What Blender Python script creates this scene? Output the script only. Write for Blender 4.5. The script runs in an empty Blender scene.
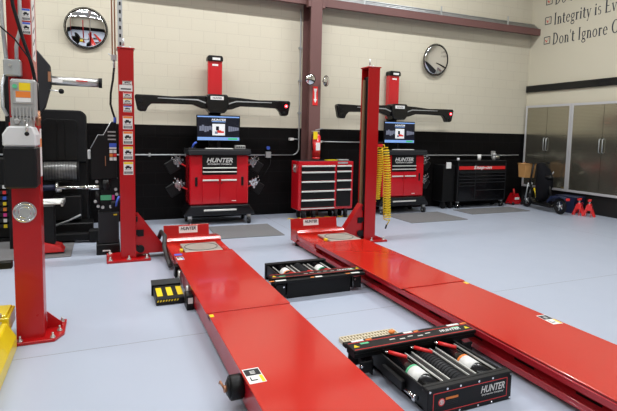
import bpy, bmesh, math, random
from mathutils import Vector, Matrix
random.seed(7)
SC = bpy.context.scene
COL = SC.collection
PI = math.pi

# ---------------------------------------------------------------- materials
MATS = {}
def mat(name, col, rough=.5, metal=0, coat=0, emit=None, estr=0, var=.04, vscale=6, bump=0, bscale=120, trans=0, spec=.5):
    m = bpy.data.materials.new(name); m.use_nodes = True
    nt = m.node_tree; b = nt.nodes['Principled BSDF']
    b.inputs['Base Color'].default_value = (*col, 1)
    b.inputs['Roughness'].default_value = rough
    b.inputs['Metallic'].default_value = metal
    b.inputs['Coat Weight'].default_value = coat
    b.inputs['Coat Roughness'].default_value = .06
    b.inputs['Specular IOR Level'].default_value = spec
    if trans: b.inputs['Transmission Weight'].default_value = trans
    if emit:
        b.inputs['Emission Color'].default_value = (*emit, 1)
        b.inputs['Emission Strength'].default_value = estr
    tc = nt.nodes.new('ShaderNodeTexCoord')
    if var:
        n = nt.nodes.new('ShaderNodeTexNoise'); n.inputs['Scale'].default_value = vscale; n.inputs['Detail'].default_value = 4
        nt.links.new(tc.outputs['Object'], n.inputs['Vector'])
        r = nt.nodes.new('ShaderNodeMapRange')
        r.inputs['To Min'].default_value = max(0, rough - var * 1.5); r.inputs['To Max'].default_value = min(1, rough + var * 1.5)
        nt.links.new(n.outputs['Fac'], r.inputs['Value']); nt.links.new(r.outputs['Result'], b.inputs['Roughness'])
    if bump:
        n2 = nt.nodes.new('ShaderNodeTexNoise'); n2.inputs['Scale'].default_value = bscale
        nt.links.new(tc.outputs['Object'], n2.inputs['Vector'])
        bp = nt.nodes.new('ShaderNodeBump'); bp.inputs['Strength'].default_value = bump; bp.inputs['Distance'].default_value = .002
        nt.links.new(n2.outputs['Fac'], bp.inputs['Height']); nt.links.new(bp.outputs['Normal'], b.inputs['Normal'])
    MATS[name] = m
    return m
RED = mat('red_lift_paint', (.43, .004, .006), .3, coat=.25, spec=.35)
DECK = mat('red_deck_paint', (.52, .017, .009), .19, coat=.4, var=.04, vscale=3)
RAIL = mat('red_rail_paint', (.38, .006, .014), .32, coat=.3)
CABRED = mat('red_cabinet_paint', (.52, .005, .012), .25, coat=.5)
MAROON = mat('maroon_primer', (.145, .066, .060), .6)
BLACK = mat('black_powder_coat', (.0045, .0045, .005), .42, bump=.1, spec=.28)
BLACKG = mat('black_gloss_plastic', (.004, .004, .005), .22, coat=.25, spec=.3)
DARK = mat('dark_grey_plastic', (.018, .019, .022), .5, spec=.3)
RUBBER = mat('black_rubber', (.006, .006, .007), .7, spec=.25)
CLOTH = mat('black_cloth', (.006, .006, .008), .9, bump=.3, bscale=60, spec=.15)
WHITE = mat('white_label', (.78, .78, .76), .5)
GREY = mat('light_grey_cast', (.42, .42, .41), .45, metal=.3)
SILVER = mat('brushed_silver', (.62, .62, .60), .32, metal=.85)
CHROME = mat('chrome', (.8, .8, .8), .12, metal=1, var=.01)
GALV = mat('galvanised_steel', (.50, .52, .53), .42, metal=.7)
HANDLE = mat('satin_aluminium', (.80, .80, .76), .35, metal=.35)
ALUF = mat('aluminium_frame', (.60, .60, .62), .4, metal=.4)
YEL = mat('yellow_plastic', (.85, .62, .01), .4)
YELP = mat('yellow_lift_paint', (.80, .60, .01), .35, coat=.3)
ORANGE = mat('orange_print', (.80, .22, .03), .5)
BLUE = mat('blue_print', (.05, .12, .60), .5)
BLUEBIN = mat('blue_bin_plastic', (.006, .012, .045), .5)
GREEN = mat('green_print', (.10, .50, .25), .5)
PINK = mat('magenta_print', (.75, .05, .30), .5)
REDP = mat('red_plastic', (.72, .02, .02), .35, coat=.3)
WICKER = mat('tan_wicker', (.50, .26, .09), .7, bump=1, bscale=90)
COPPER = mat('copper_pipe', (.42, .20, .11), .4, metal=.6)
MIRROR = mat('mirror_glass', (.88, .88, .90), .02, metal=1, var=0)
TURN = mat('turnplate_steel', (.50, .47, .41), .38, metal=.5, var=.15, vscale=14)
BEIGEG = mat('beige_grid_plastic', (.66, .58, .42), .6)
TANK = mat('smoky_tank_plastic', (.008, .008, .009), .4, spec=.3)
MILKY = mat('milky_white_plastic', (.66, .67, .68), .4)
TXT = mat('dark_lettering', (.02, .025, .04), .6)
REDTXT = mat('red_lettering', (.65, .03, .02), .6)
BROWN = mat('brown_strip', (.20, .12, .06), .7)
ROOFW = mat('white_ceiling_panel', (.62, .62, .60), .8)
SKYB = mat('screen_light_blue', (.1, .2, .5), .4, emit=(.35, .60, 1), estr=.8)
SCRB = mat('screen_black', (.002, .002, .004), .25, emit=(.02, .03, .08), estr=.3)
SCRW = mat('screen_white', (.5, .5, .5), .4, emit=(.9, .95, 1), estr=.9)
SCRG = mat('screen_grey', (.1, .1, .12), .4, emit=(.35, .42, .65), estr=.45)
SCRR = mat('screen_red', (.3, .01, .01), .4, emit=(1, .05, .03), estr=.8)
SCRGR = mat('screen_green', (.02, .3, .1), .4, emit=(.1, .8, .3), estr=.7)
LED = mat('red_led', (.5, .01, .01), .3, emit=(1, .03, .05), estr=5)
LEDW = mat('lit_led_core', (.5, .2, .2), .3, emit=(1, .5, .5), estr=6)
LAMP = mat('lamp_diffuser', (.9, .9, .9), .5, emit=(1, .98, .94), estr=9)

def node_mat(name):
    m = bpy.data.materials.new(name); m.use_nodes = True
    return m, m.node_tree, m.node_tree.nodes['Principled BSDF']

def block_wall(name, axis, paint_h=1.626):
    m, nt, b = node_mat(name)
    N, L = nt.nodes.new, nt.links.new
    tc = N('ShaderNodeTexCoord'); sp = N('ShaderNodeSeparateXYZ'); cb = N('ShaderNodeCombineXYZ')
    L(tc.outputs['Object'], sp.inputs[0]); L(sp.outputs[axis], cb.inputs[0]); L(sp.outputs[2], cb.inputs[1])
    br = N('ShaderNodeTexBrick'); L(cb.outputs[0], br.inputs['Vector'])
    br.offset = .5; br.inputs['Scale'].default_value = 1
    br.inputs['Brick Width'].default_value = .4064; br.inputs['Row Height'].default_value = .2032
    br.inputs['Mortar Size'].default_value = .0055; br.inputs['Mortar Smooth'].default_value = .6
    br.inputs['Color1'].default_value = (.605, .562, .45, 1); br.inputs['Color2'].default_value = (.595, .552, .44, 1)
    br.inputs['Mortar'].default_value = (.535, .49, .395, 1)
    bk = N('ShaderNodeTexBrick'); L(cb.outputs[0], bk.inputs['Vector'])
    bk.offset = .5; bk.inputs['Scale'].default_value = 1
    bk.inputs['Brick Width'].default_value = .4064; bk.inputs['Row Height'].default_value = .2032
    bk.inputs['Mortar Size'].default_value = .004; bk.inputs['Mortar Smooth'].default_value = .5
    bk.inputs['Color1'].default_value = (.0045, .004, .0042, 1); bk.inputs['Color2'].default_value = (.005, .0045, .0048, 1)
    bk.inputs['Mortar'].default_value = (.011, .011, .011, 1)
    gt = N('ShaderNodeMath'); gt.operation = 'GREATER_THAN'; gt.inputs[1].default_value = paint_h; L(sp.outputs[2], gt.inputs[0])
    mx = N('ShaderNodeMix'); mx.data_type = 'RGBA'; L(gt.outputs[0], mx.inputs['Factor'])
    L(bk.outputs['Color'], mx.inputs['A']); L(br.outputs['Color'], mx.inputs['B'])
    L(mx.outputs['Result'], b.inputs['Base Color'])
    r = N('ShaderNodeMapRange'); r.inputs['To Min'].default_value = .42; r.inputs['To Max'].default_value = .6
    L(gt.outputs[0], r.inputs['Value']); L(r.outputs['Result'], b.inputs['Roughness'])
    rs = N('ShaderNodeMapRange'); rs.inputs['To Min'].default_value = .10; rs.inputs['To Max'].default_value = .25; L(gt.outputs[0], rs.inputs['Value']); L(rs.outputs['Result'], b.inputs['Specular IOR Level'])
    ns = N('ShaderNodeTexNoise'); ns.inputs['Scale'].default_value = 45; ns.inputs['Detail'].default_value = 6; L(tc.outputs['Object'], ns.inputs['Vector'])
    ad = N('ShaderNodeMath'); ad.operation = 'MULTIPLY_ADD'; ad.inputs[1].default_value = -.7; L(br.outputs['Fac'], ad.inputs[0]); L(ns.outputs['Fac'], ad.inputs[2])
    bp = N('ShaderNodeBump'); bp.inputs['Strength'].default_value = .4; bp.inputs['Distance'].default_value = .003; b.inputs['Specular IOR Level'].default_value = .22
    L(ad.outputs[0], bp.inputs['Height']); L(bp.outputs['Normal'], b.inputs['Normal'])
    return m
M_BACK = block_wall('painted_block_wall', 0)
M_SIDE = block_wall('painted_block_side_wall', 1)
def plain_wall():
    m, nt, b = node_mat('painted_smooth_wall'); N, L = nt.nodes.new, nt.links.new
    tc = N('ShaderNodeTexCoord'); sp = N('ShaderNodeSeparateXYZ'); L(tc.outputs['Object'], sp.inputs[0])
    gt = N('ShaderNodeMath'); gt.operation = 'GREATER_THAN'; gt.inputs[1].default_value = 1.626; L(sp.outputs[2], gt.inputs[0])
    mx = N('ShaderNodeMix'); mx.data_type = 'RGBA'; L(gt.outputs[0], mx.inputs['Factor'])
    mx.inputs['A'].default_value = (.0045, .004, .0042, 1); mx.inputs['B'].default_value = (.575, .535, .42, 1)
    L(mx.outputs['Result'], b.inputs['Base Color']); b.inputs['Roughness'].default_value = .6
    ns = N('ShaderNodeTexNoise'); ns.inputs['Scale'].default_value = 60; L(tc.outputs['Object'], ns.inputs['Vector'])
    bp = N('ShaderNodeBump'); bp.inputs['Strength'].default_value = .2; bp.inputs['Distance'].default_value = .002
    L(ns.outputs['Fac'], bp.inputs['Height']); L(bp.outputs['Normal'], b.inputs['Normal'])
    return m
M_PLAIN = plain_wall()
def floor_mat():
    m, nt, b = node_mat('grey_epoxy_floor'); N, L = nt.nodes.new, nt.links.new
    tc = N('ShaderNodeTexCoord'); sp = N('ShaderNodeSeparateXYZ'); L(tc.outputs['Object'], sp.inputs[0])
    ns = N('ShaderNodeTexNoise'); ns.inputs['Scale'].default_value = .9; ns.inputs['Detail'].default_value = 5; L(tc.outputs['Object'], ns.inputs['Vector'])
    cr = N('ShaderNodeMix'); cr.data_type = 'RGBA'; L(ns.outputs['Fac'], cr.inputs['Factor'])
    cr.inputs['A'].default_value = (.40, .445, .54, 1); cr.inputs['B'].default_value = (.425, .47, .56, 1)
    def joint(out, period, off, w):          # saw-cut control joints in the slab
        a = N('ShaderNodeMath'); a.operation = 'ADD'; a.inputs[1].default_value = -off + period * 20; L(sp.outputs[out], a.inputs[0])
        mo = N('ShaderNodeMath'); mo.operation = 'MODULO'; mo.inputs[1].default_value = period; L(a.outputs[0], mo.inputs[0])
        lt = N('ShaderNodeMath'); lt.operation = 'LESS_THAN'; lt.inputs[1].default_value = w; L(mo.outputs[0], lt.inputs[0])
        return lt
    j1 = joint(1, 4.6, 3.55, .006); j2 = joint(0, 4.6, -1.9, .006)
    mxm = N('ShaderNodeMath'); mxm.operation = 'MAXIMUM'; L(j1.outputs[0], mxm.inputs[0]); L(j2.outputs[0], mxm.inputs[1])
    m2 = N('ShaderNodeMix'); m2.data_type = 'RGBA'; L(mxm.outputs[0], m2.inputs['Factor']); L(cr.outputs['Result'], m2.inputs['A'])
    m2.inputs['B'].default_value = (.17, .175, .20, 1); L(m2.outputs['Result'], b.inputs['Base Color'])
    n2 = N('ShaderNodeTexNoise'); n2.inputs['Scale'].default_value = 3; n2.inputs['Detail'].default_value = 6; L(tc.outputs['Object'], n2.inputs['Vector'])
    r = N('ShaderNodeMapRange'); r.inputs['To Min'].default_value = .26; r.inputs['To Max'].default_value = .42
    L(n2.outputs['Fac'], r.inputs['Value']); L(r.outputs['Result'], b.inputs['Roughness'])
    n3 = N('ShaderNodeTexNoise'); n3.inputs['Scale'].default_value = 25; L(tc.outputs['Object'], n3.inputs['Vector'])
    bp = N('ShaderNodeBump'); bp.inputs['Strength'].default_value = .12; bp.inputs['Distance'].default_value = .003
    L(n3.outputs['Fac'], bp.inputs['Height']); L(bp.outputs['Normal'], b.inputs['Normal'])
    return m
M_FLOOR = floor_mat()
def wavemat(name, c1, c2, scale, axis='Z', rough=.3, metal=0, bumpd=.002, dist=0):
    m, nt, b = node_mat(name); N, L = nt.nodes.new, nt.links.new
    tc = N('ShaderNodeTexCoord'); w = N('ShaderNodeTexWave'); w.bands_direction = axis; w.inputs['Scale'].default_value = scale
    w.inputs['Distortion'].default_value = dist
    L(tc.outputs['Object'], w.inputs['Vector'])
    mx = N('ShaderNodeMix'); mx.data_type = 'RGBA'; L(w.outputs['Fac'], mx.inputs['Factor'])
    mx.inputs['A'].default_value = (*c1, 1); mx.inputs['B'].default_value = (*c2, 1); L(mx.outputs['Result'], b.inputs['Base Color'])
    b.inputs['Roughness'].default_value = rough; b.inputs['Metallic'].default_value = metal
    bp = N('ShaderNodeBump'); bp.inputs['Strength'].default_value = .4; bp.inputs['Distance'].default_value = bumpd
    L(w.outputs['Fac'], bp.inputs['Height']); L(bp.outputs['Normal'], b.inputs['Normal'])
    return m
PANEL = wavemat('bronze_ribbed_panel', (.36, .34, .27), (.48, .45, .36), 11, 'Z', .17, .9, .0003)
MATM = wavemat('ribbed_grey_mat', (.145, .145, .15), (.185, .185, .19), 22, 'X', .75, 0, .002)
DRUM = wavemat('dark_ribbed_drum', (.10, .10, .10), (.16, .16, .155), 9, 'X', .3, .6, .003, 2)
HOSEB = wavemat('ribbed_black_hose', (.012, .012, .012), (.05, .05, .05), 30, 'Z', .5, 0, .003)

# ---------------------------------------------------------------- mesh builder
def text_mesh(body, shear=0, offset=0):
    cu = bpy.data.curves.new('t', 'FONT'); cu.body = body; cu.size = 1; cu.shear = shear; cu.offset = offset
    cu.resolution_u = 3; cu.align_x = 'LEFT'
    o = bpy.data.objects.new('t', cu); COL.objects.link(o)
    dg = bpy.context.evaluated_depsgraph_get(); dg.update()
    me = bpy.data.meshes.new_from_object(o.evaluated_get(dg))
    vs = [tuple(v.co[:2]) for v in me.vertices]; fs = [tuple(p.vertices) for p in me.polygons]
    bpy.data.objects.remove(o); bpy.data.curves.remove(cu); bpy.data.meshes.remove(me)
    return vs, fs
TXC = {}
class MB:
    def __init__(s): s.bm = bmesh.new(); s.M = Matrix.Identity(4)
    def _v(s, p): return s.bm.verts.new(s.M @ Vector(p))
    def _f(s, vs, mi, sm=False):
        try: f = s.bm.faces.new(vs)
        except ValueError: return
        f.material_index = mi; f.smooth = sm
    def box(s, x0, x1, y0, y1, z0, z1, mi=0):
        v = [s._v((x, y, z)) for x in (x0, x1) for y in (y0, y1) for z in (z0, z1)]
        for q in ((0, 1, 3, 2), (4, 6, 7, 5), (0, 4, 5, 1), (2, 3, 7, 6), (0, 2, 6, 4), (1, 5, 7, 3)): s._f([v[i] for i in q], mi)
        return s
    def prism(s, pts, plane, a, b, mi=0, sm=False):
        def P(u, w, t): return {'xz': (u, t, w), 'yz': (t, u, w), 'xy': (u, w, t)}[plane]
        A = [s._v(P(u, w, a)) for u, w in pts]; B = [s._v(P(u, w, b)) for u, w in pts]; n = len(pts)
        s._f(A, mi); s._f(B[::-1], mi)
        for i in range(n): s._f([A[i], B[i], B[(i + 1) % n], A[(i + 1) % n]], mi, sm)
        return s
    def cyl(s, p0, p1, r0, r1=None, seg=16, mi=0, mc=None):
        p0, p1 = Vector(p0), Vector(p1); r1 = r0 if r1 is None else r1; mc = mi if mc is None else mc
        d = (p1 - p0).normalized(); u = d.orthogonal().normalized(); w = d.cross(u)
        A, B = [], []
        for i in range(seg):
            a = 2 * PI * i / seg; e = u * math.cos(a) + w * math.sin(a)
            A.append(s._v(p0 + e * r0)); B.append(s._v(p1 + e * r1))
        for i in range(seg): s._f([A[i], A[(i + 1) % seg], B[(i + 1) % seg], B[i]], mi, True)
        if r0 > 0: s._f(A[::-1], mc)
        if r1 > 0: s._f(B, mc)
        return s
    def tube(s, pts, r, seg=8, mi=0):
        pts = [Vector(p) for p in pts]; n = len(pts); rings = []; u = None
        for i, p in enumerate(pts):
            d = (pts[min(i + 1, n - 1)] - pts[max(i - 1, 0)]).normalized()
            if u is None: u = d.orthogonal().normalized()
            else:
                u = u - d * u.dot(d); u = u.normalized() if u.length > 1e-6 else d.orthogonal().normalized()
            w = d.cross(u)
            rings.append([s._v(p + (u * math.cos(2 * PI * k / seg) + w * math.sin(2 * PI * k / seg)) * r) for k in range(seg)])
        for A, B in zip(rings, rings[1:]):
            for k in range(seg): s._f([A[k], A[(k + 1) % seg], B[(k + 1) % seg], B[k]], mi, True)
        s._f(rings[0][::-1], mi); s._f(rings[-1], mi)
        return s
    def ring(s, c, axis, R, r, seg=24, sub=8, mi=0):
        c = Vector(c); d = Vector(axis).normalized(); u = d.orthogonal().normalized(); w = d.cross(u); G = []
        for i in range(seg):
            e = u * math.cos(2 * PI * i / seg) + w * math.sin(2 * PI * i / seg)
            G.append([s._v(c + e * (R + r * math.cos(2 * PI * k / sub)) + d * r * math.sin(2 * PI * k / sub)) for k in range(sub)])
        for i in range(seg):
            A, B = G[i], G[(i + 1) % seg]
            for k in range(sub): s._f([A[k], B[k], B[(k + 1) % sub], A[(k + 1) % sub]], mi, True)
        return s
    def dome(s, c, axis, R, h, seg=32, rg=8, mi=0):           # bulging convex disc with a flat back
        c = Vector(c); d = Vector(axis).normalized(); u = d.orthogonal().normalized(); w = d.cross(u)
        Rs = (R * R + h * h) / (2 * h); rows = []
        for j in range(rg):
            rr = R * (1 - j / rg); z = math.sqrt(Rs * Rs - rr * rr) - (Rs - h)
            rows.append([s._v(c + (u * math.cos(2 * PI * i / seg) + w * math.sin(2 * PI * i / seg)) * rr + d * z) for i in range(seg)])
        t = s._v(c + d * h)
        for A, B in zip(rows, rows[1:]):
            for i in range(seg): s._f([A[i], A[(i + 1) % seg], B[(i + 1) % seg], B[i]], mi, True)
        for i in range(seg): s._f([rows[-1][i], rows[-1][(i + 1) % seg], t], mi, True)
        s._f(rows[0][::-1], mi)
        return s
    def ell(s, c, r, mi=0, seg=16, rg=10):
        c = Vector(c); r = Vector((r, r, r)) if not hasattr(r, '__len__') else Vector(r); rows = []
        for j in range(1, rg):
            t = PI * j / rg
            rows.append([s._v((c.x + r.x * math.sin(t) * math.cos(2 * PI * i / seg), c.y + r.y * math.sin(t) * math.sin(2 * PI * i / seg), c.z + r.z * math.cos(t))) for i in range(seg)])
        a = s._v(c + Vector((0, 0, r.z))); b = s._v(c - Vector((0, 0, r.z)))
        for A, B in zip(rows, rows[1:]):
            for i in range(seg): s._f([A[i], B[i], B[(i + 1) % seg], A[(i + 1) % seg]], mi, True)
        for i in range(seg): s._f([a, rows[0][i], rows[0][(i + 1) % seg]], mi, True); s._f([b, rows[-1][(i + 1) % seg], rows[-1][i]], mi, True)
        return s
    def slab(s, c, ux, uy, w, h, t=.0012, mi=0):               # thin plate, c its centre on the surface, rises along ux x uy
        c, ux, uy = Vector(c), Vector(ux).normalized(), Vector(uy).normalized(); n = ux.cross(uy)
        v = [s._v(c + ux * a * w / 2 + uy * b * h / 2 + n * k) for k in (0, t) for a, b in ((-1, -1), (1, -1), (1, 1), (-1, 1))]
        for q in ((3, 2, 1, 0), (4, 5, 6, 7), (0, 1, 5, 4), (1, 2, 6, 5), (2, 3, 7, 6), (3, 0, 4, 7)): s._f([v[i] for i in q], mi)
        return s
    def text(s, body, c, ux, uy, w, h, shear=0, off=0, lift=.002, t=.0008, mi=0):
        key = (body, shear, off)
        if key not in TXC: TXC[key] = text_mesh(body, shear, off)
        vs, fs = TXC[key]; c, ux, uy = Vector(c), Vector(ux).normalized(), Vector(uy).normalized(); n = ux.cross(uy)
        x0, x1 = min(v[0] for v in vs), max(v[0] for v in vs); y0, y1 = min(v[1] for v in vs), max(v[1] for v in vs)
        def P(v, k): return c + ux * ((v[0] - (x0 + x1) / 2) / (x1 - x0) * w) + uy * ((v[1] - (y0 + y1) / 2) / (y1 - y0) * h) + n * (lift + k)
        A = [s._v(P(v, t)) for v in vs]
        for f in fs: s._f([A[i] for i in f], mi)
        return s
    def build(s, name, mats, parent=None, bevel=0, seg=1, keep=False, world=False):
        if not isinstance(mats, (list, tuple)): mats = [mats]
        bm = s.bm
        bmesh.ops.recalc_face_normals(bm, faces=bm.faces[:]) if not getattr(s, 'norecalc', 0) else None
        if world and parent is not None: bm.transform(TM[parent.name].inverted())
        xs = [v.co for v in bm.verts]
        lo = Vector([min(c[i] for c in xs) for i in range(3)]); hi = Vector([max(c[i] for c in xs) for i in range(3)])
        c = (lo + hi) / 2
        if parent is None: c.z = lo.z
        if keep: c = Vector((0, 0, 0))
        bm.transform(Matrix.Translation(-c))
        me = bpy.data.meshes.new(name); bm.to_mesh(me); bm.free()
        for m in mats: me.materials.append(m)
        o = bpy.data.objects.new(name, me); COL.objects.link(o)
        if parent is None: o.location = c; OFF[o.name] = c; TM[o.name] = Matrix.Identity(4)
        else:
            o.parent = parent; o.location = c - OFF[parent.name]; OFF[o.name] = c; TM[o.name] = TM[parent.name]
        if bevel:
            b = o.modifiers.new('bevel', 'BEVEL'); b.width = bevel; b.segments = seg; b.limit_method = 'ANGLE'; b.angle_limit = .6
        return o
OFF, TM = {}, {}
def B(*a, mi=0): return MB().box(*a, mi=mi)
def tag(o, label, cat, group=None):
    o['label'] = label; o['category'] = cat
    if group: o['group'] = group
    return o
def thing(name, label, cat, loc=(0, 0, 0), rz=0, group=None):
    o = bpy.data.objects.new(name, None); COL.objects.link(o); o.location = loc; o.rotation_euler = (0, 0, rz)
    o.empty_display_size = .1
    OFF[o.name] = Vector((0, 0, 0)); TM[o.name] = Matrix.Translation(loc) @ Matrix.Rotation(rz, 4, 'Z')
    return tag(o, label, cat, group)
def struct(o): o['kind'] = 'structure'; return o
def dup(o, parent=None, loc=None, rot=None, label=None, group=None):
    c = o.copy(); COL.objects.link(c)
    if parent is not None: c.parent = parent
    if loc is not None: c.location = loc
    if rot is not None: c.rotation_euler = rot
    if label: c['label'] = label
    if group: c['group'] = group
    for ch in [x for x in bpy.data.objects if x.parent == o]: dup(ch, c)
    return c
X, Y, Z = Vector((1, 0, 0)), Vector((0, 1, 0)), Vector((0, 0, 1))
def arc(c, r, a0, a1, n, f): return [f(c[0] + r * math.cos(math.radians(a0 + (a1 - a0) * i / n)), c[1] + r * math.sin(math.radians(a0 + (a1 - a0) * i / n))) for i in range(n + 1)]

# ---------------------------------------------------------------- the room
D = 8.551; RX = 9.2; LX = -6.0; FY = -6.5; CZ = 6.3
struct(B(LX - .2, RX + .2, FY - .2, D + .2, -.1, 0).build('floor', M_FLOOR, keep=True))
struct(B(LX - .2, RX + .2, FY - .2, D + .2, CZ, CZ + .1).build('ceiling', ROOFW, keep=True))
struct(B(LX - .2, RX + .2, D, D + .2, 0, CZ).build('wall_back', M_BACK, keep=True))
struct(B(RX, RX + .2, FY, D, 0, CZ).build('wall_right', M_PLAIN, keep=True))
struct(B(LX - .2, LX, FY, D, 0, CZ).build('wall_left', M_SIDE, keep=True))
struct(B(LX - .2, RX + .2, FY - .2, FY, 0, CZ).build('wall_front', M_BACK, keep=True))
struct(B(RX - .055, RX, 5.0, D, 2.59, 2.74).build('trim_1', BLACKG, bevel=.008))

# ---------------------------------------------------------------- steel frame
b = MB(); b.box(LX, RX, 8.28, 8.292, 3.86, 4.0).box(LX, RX, 8.292, D, 3.988, 4.0).box(LX, RX, 8.292, 8.36, 3.86, 3.872)
tag(b.build('roof_beam', MAROON), 'maroon steel channel running level across the block wall near the top', 'beam')
t = thing('steel_column', 'maroon steel column rising behind the red drawer cabinet', 'column', (3.61, 8.40, 0))
b = MB(); b.box(3.475, 3.695, 8.17, 8.186, 0, CZ).box(3.475, 3.695, 8.53, 8.546, 0, CZ).box(3.578, 3.592, 8.186, 8.53, 0, CZ)
b.build('column_shaft', MAROON, t, world=True)
b = MB(); b.box(3.425, 3.470, 8.17, 8.276, 3.80, 4.3).box(3.70, 3.75, 8.17, 8.276, 3.80, 4.3)
b.build('beam_bracket', MAROON, t, world=True)

# conduits on top of the beam
t = thing('conduit_run', 'three parallel galvanised conduits riding on top of the maroon roof beam', 'pipe', (6.4, 8.4, 3.99))
for i, (yy, zz) in enumerate(((8.31, 4.018), (8.36, 4.06), (8.42, 4.11))):
    MB().tube([(3.75, yy, zz), (6.5, yy, zz), (9.15, yy, zz)], .016).build('conduit', GALV, t, world=True)
for xx in (4.6, 6.4, 8.2):
    b = MB(); b.box(xx, xx + .04, 8.284, 8.290, 4.001, 4.18).box(xx, xx + .04, 8.290, 8.45, 4.001, 4.003); b.build('strut_bracket', GALV, t, world=True)
# wall conduits
r = .013
t = thing('wall_conduit', 'galvanised conduit that runs low along the black wall and turns up beside the maroon column', 'pipe', (2, 8.5, 1.12))
pts = [(-3, 8.52, 1.12), (0, 8.52, 1.12), (3.28, 8.52, 1.12)] + arc((3.28, 1.26), .14, -90, 0, 6, lambda a, c: (a, 8.52, c)) + [(3.42, 8.52, 2), (3.42, 8.52, 3.7), (3.40, 8.5, 3.82)]
MB().tube(pts, r).build('conduit', GALV, t, world=True)
for xx in (-.9, .7, 1.3): B(xx, xx + .03, 8.5, 8.551, 1.09, 1.15).build('pipe_clip', GALV, t, world=True)
for zz in (1.9, 2.5, 3.1): B(3.39, 3.45, 8.5, 8.551, zz, zz + .03).build('pipe_clip', GALV, t, world=True)
b = B(2.76, 2.86, 8.49, 8.551, 1.07, 1.18); b.build('junction_box', GALV, t, bevel=.004, world=True)
tag(MB().cyl((2.81, 8.551, 1.25), (2.81, 8.50, 1.25), .033).build('outlet_cap', BLUE), 'small round blue cap on the black wall left of the red drawer cabinet', 'cap')
b = MB(); b.tube([(2.86, 8.515, 1.08), (2.85, 8.5, .95), (2.76, 8.49, .8), (2.66, 8.48, .7)], .006)
tag(b.build('power_cord', RUBBER), 'thin black cord hanging from the junction box between cabinet and aligner console', 'cord')
t = thing('wall_outlet', 'white outlet plug on a short stub just left of the maroon column', 'outlet', (3.3, 8.5, 1.42))
B(3.22, 3.30, 8.47, 8.551, 1.395, 1.445).build('plug', WHITE, t, bevel=.005, world=True)
MB().cyl((3.30, 8.51, 1.42), (3.41, 8.51, 1.42), .01).build('stub', GALV, t, world=True)
t = thing('wall_conduit', 'galvanised conduit running right from the maroon column toward the far aligner', 'pipe', (4.5, 8.5, 1.38))
MB().tube([(3.74, 8.52, 1.38), (4.6, 8.52, 1.38), (5.35, 8.52, 1.38)] + arc((5.35, 1.25), .13, 90, 0, 5, lambda a, c: (a, 8.52, c)) + arc((5.61, 1.25), .13, 180, 270, 5, lambda a, c: (a, 8.52, c)) + [(7, 8.52, 1.12), (8.6, 8.52, 1.12), (9.0, 8.52, 1.13)], r).build('conduit', GALV, t, world=True)
B(3.84, 3.9, 8.49, 8.551, 1.36, 1.40).build('pipe_clip', WHITE, t, world=True)
B(8.15, 8.25, 8.47, 8.51, 1.10, 1.22).build('junction_box', GREY, t, bevel=.004, world=True)
# hanging strut and copper line above the left lift post
t = thing('hanging_strut', 'perforated galvanised strut hanging from the ceiling behind the left runway post', 'strut', (.20, 6.12, 2.5))
b = MB(); b.box(.175, .178, 6.1, 6.13, 2.46, CZ).box(.225, .228, 6.1, 6.13, 2.46, CZ).box(.178, .225, 6.1, 6.103, 2.46, CZ)
for k in range(40): b.box(.192, .211, 6.0965, 6.0995, 2.5 + k * .09, 2.54 + k * .09, mi=1)
b.build('slotted_channel', [GALV, DARK], t, world=True)
t = thing('air_line', 'copper pipes dropping to a black air hose left of the left runway post', 'pipe', (.12, 6.12, 1.7))
MB().tube([(.115, 6.14, CZ), (.115, 6.14, 2.38)], .008).build('copper_pipe', COPPER, t, world=True)
MB().tube([(.145, 6.14, CZ), (.145, 6.14, 2.38)], .008).build('copper_pipe', COPPER, t, world=True)
b = MB(); b.box(.10, .16, 6.11, 6.16, 2.33, 2.39).cyl((.13, 6.13, 2.33), (.13, 6.13, 2.24), .012).cyl((.13, 6.13, 2.36), (.07, 6.13, 2.40), .006); b.build('shutoff_valve', GALV, t, world=True)
MB().tube([(.13, 6.13, 2.24), (.115, 6.12, 2.1), (.09, 6.11, 1.95), (.085, 6.1, 1.82), (.11, 6.1, 1.72), (.13, 6.12, 1.66)], .012).build('air_hose', RUBBER, t, world=True)
MB().cyl((.13, 6.12, 1.67), (.13, 6.12, 1.61), .016).build('hose_fitting', BLUE, t, world=True)

# ---------------------------------------------------------------- convex mirrors
def convex(name, label, c, R, axis, group=None, h=.05):
    t = thing(name, label, 'mirror', c, 0, group)
    a = Vector(axis).normalized()
    MB().dome((0, 0, 0), a, R * .97, h, 40, 10).build('mirror_face', MIRROR, t)
    MB().ring(-a * .002, a, R, .006 if R > .2 else .004, 40, 8).build('rim', RUBBER, t)
    return t, a
t, a = convex('convex_mirror', 'round convex mirror high on the wall above the silver tool arm', (-.215, 8.46, 3.095), .31, (.03, -1, -.16), None, .045)
MB().tube([(-.0, .0, -.02), (0, .09, -.02)], .02).build('bracket', GALV, t)
t, a = convex('convex_mirror', 'round convex mirror on the wall right of the far camera beam', (6.47, 8.46, 3.13), .325, (.04, -1, -.08), None, .05)
MB().tube([(0, .0, 0), (0, .09, 0)], .02).build('bracket', GALV, t)
t, a = convex('column_mirror', 'small round mirror on left side of maroon column', (3.445, 8.08, 2.50), .095, (-.05, -1, -.1), 'small column mirrors', .015)
MB().tube([(0, .005, 0), (.04, .06, 0)], .008).build('bracket', RUBBER, t)
t, a = convex('column_mirror', 'small round mirror on right side of maroon column, turned edge-on', (3.755, 8.07, 2.49), .095, (.50, -.8, -.05), 'small column mirrors', .02)
MB().tube([(0, .005, 0), (-.05, .06, 0)], .008).build('bracket', RUBBER, t)

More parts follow.
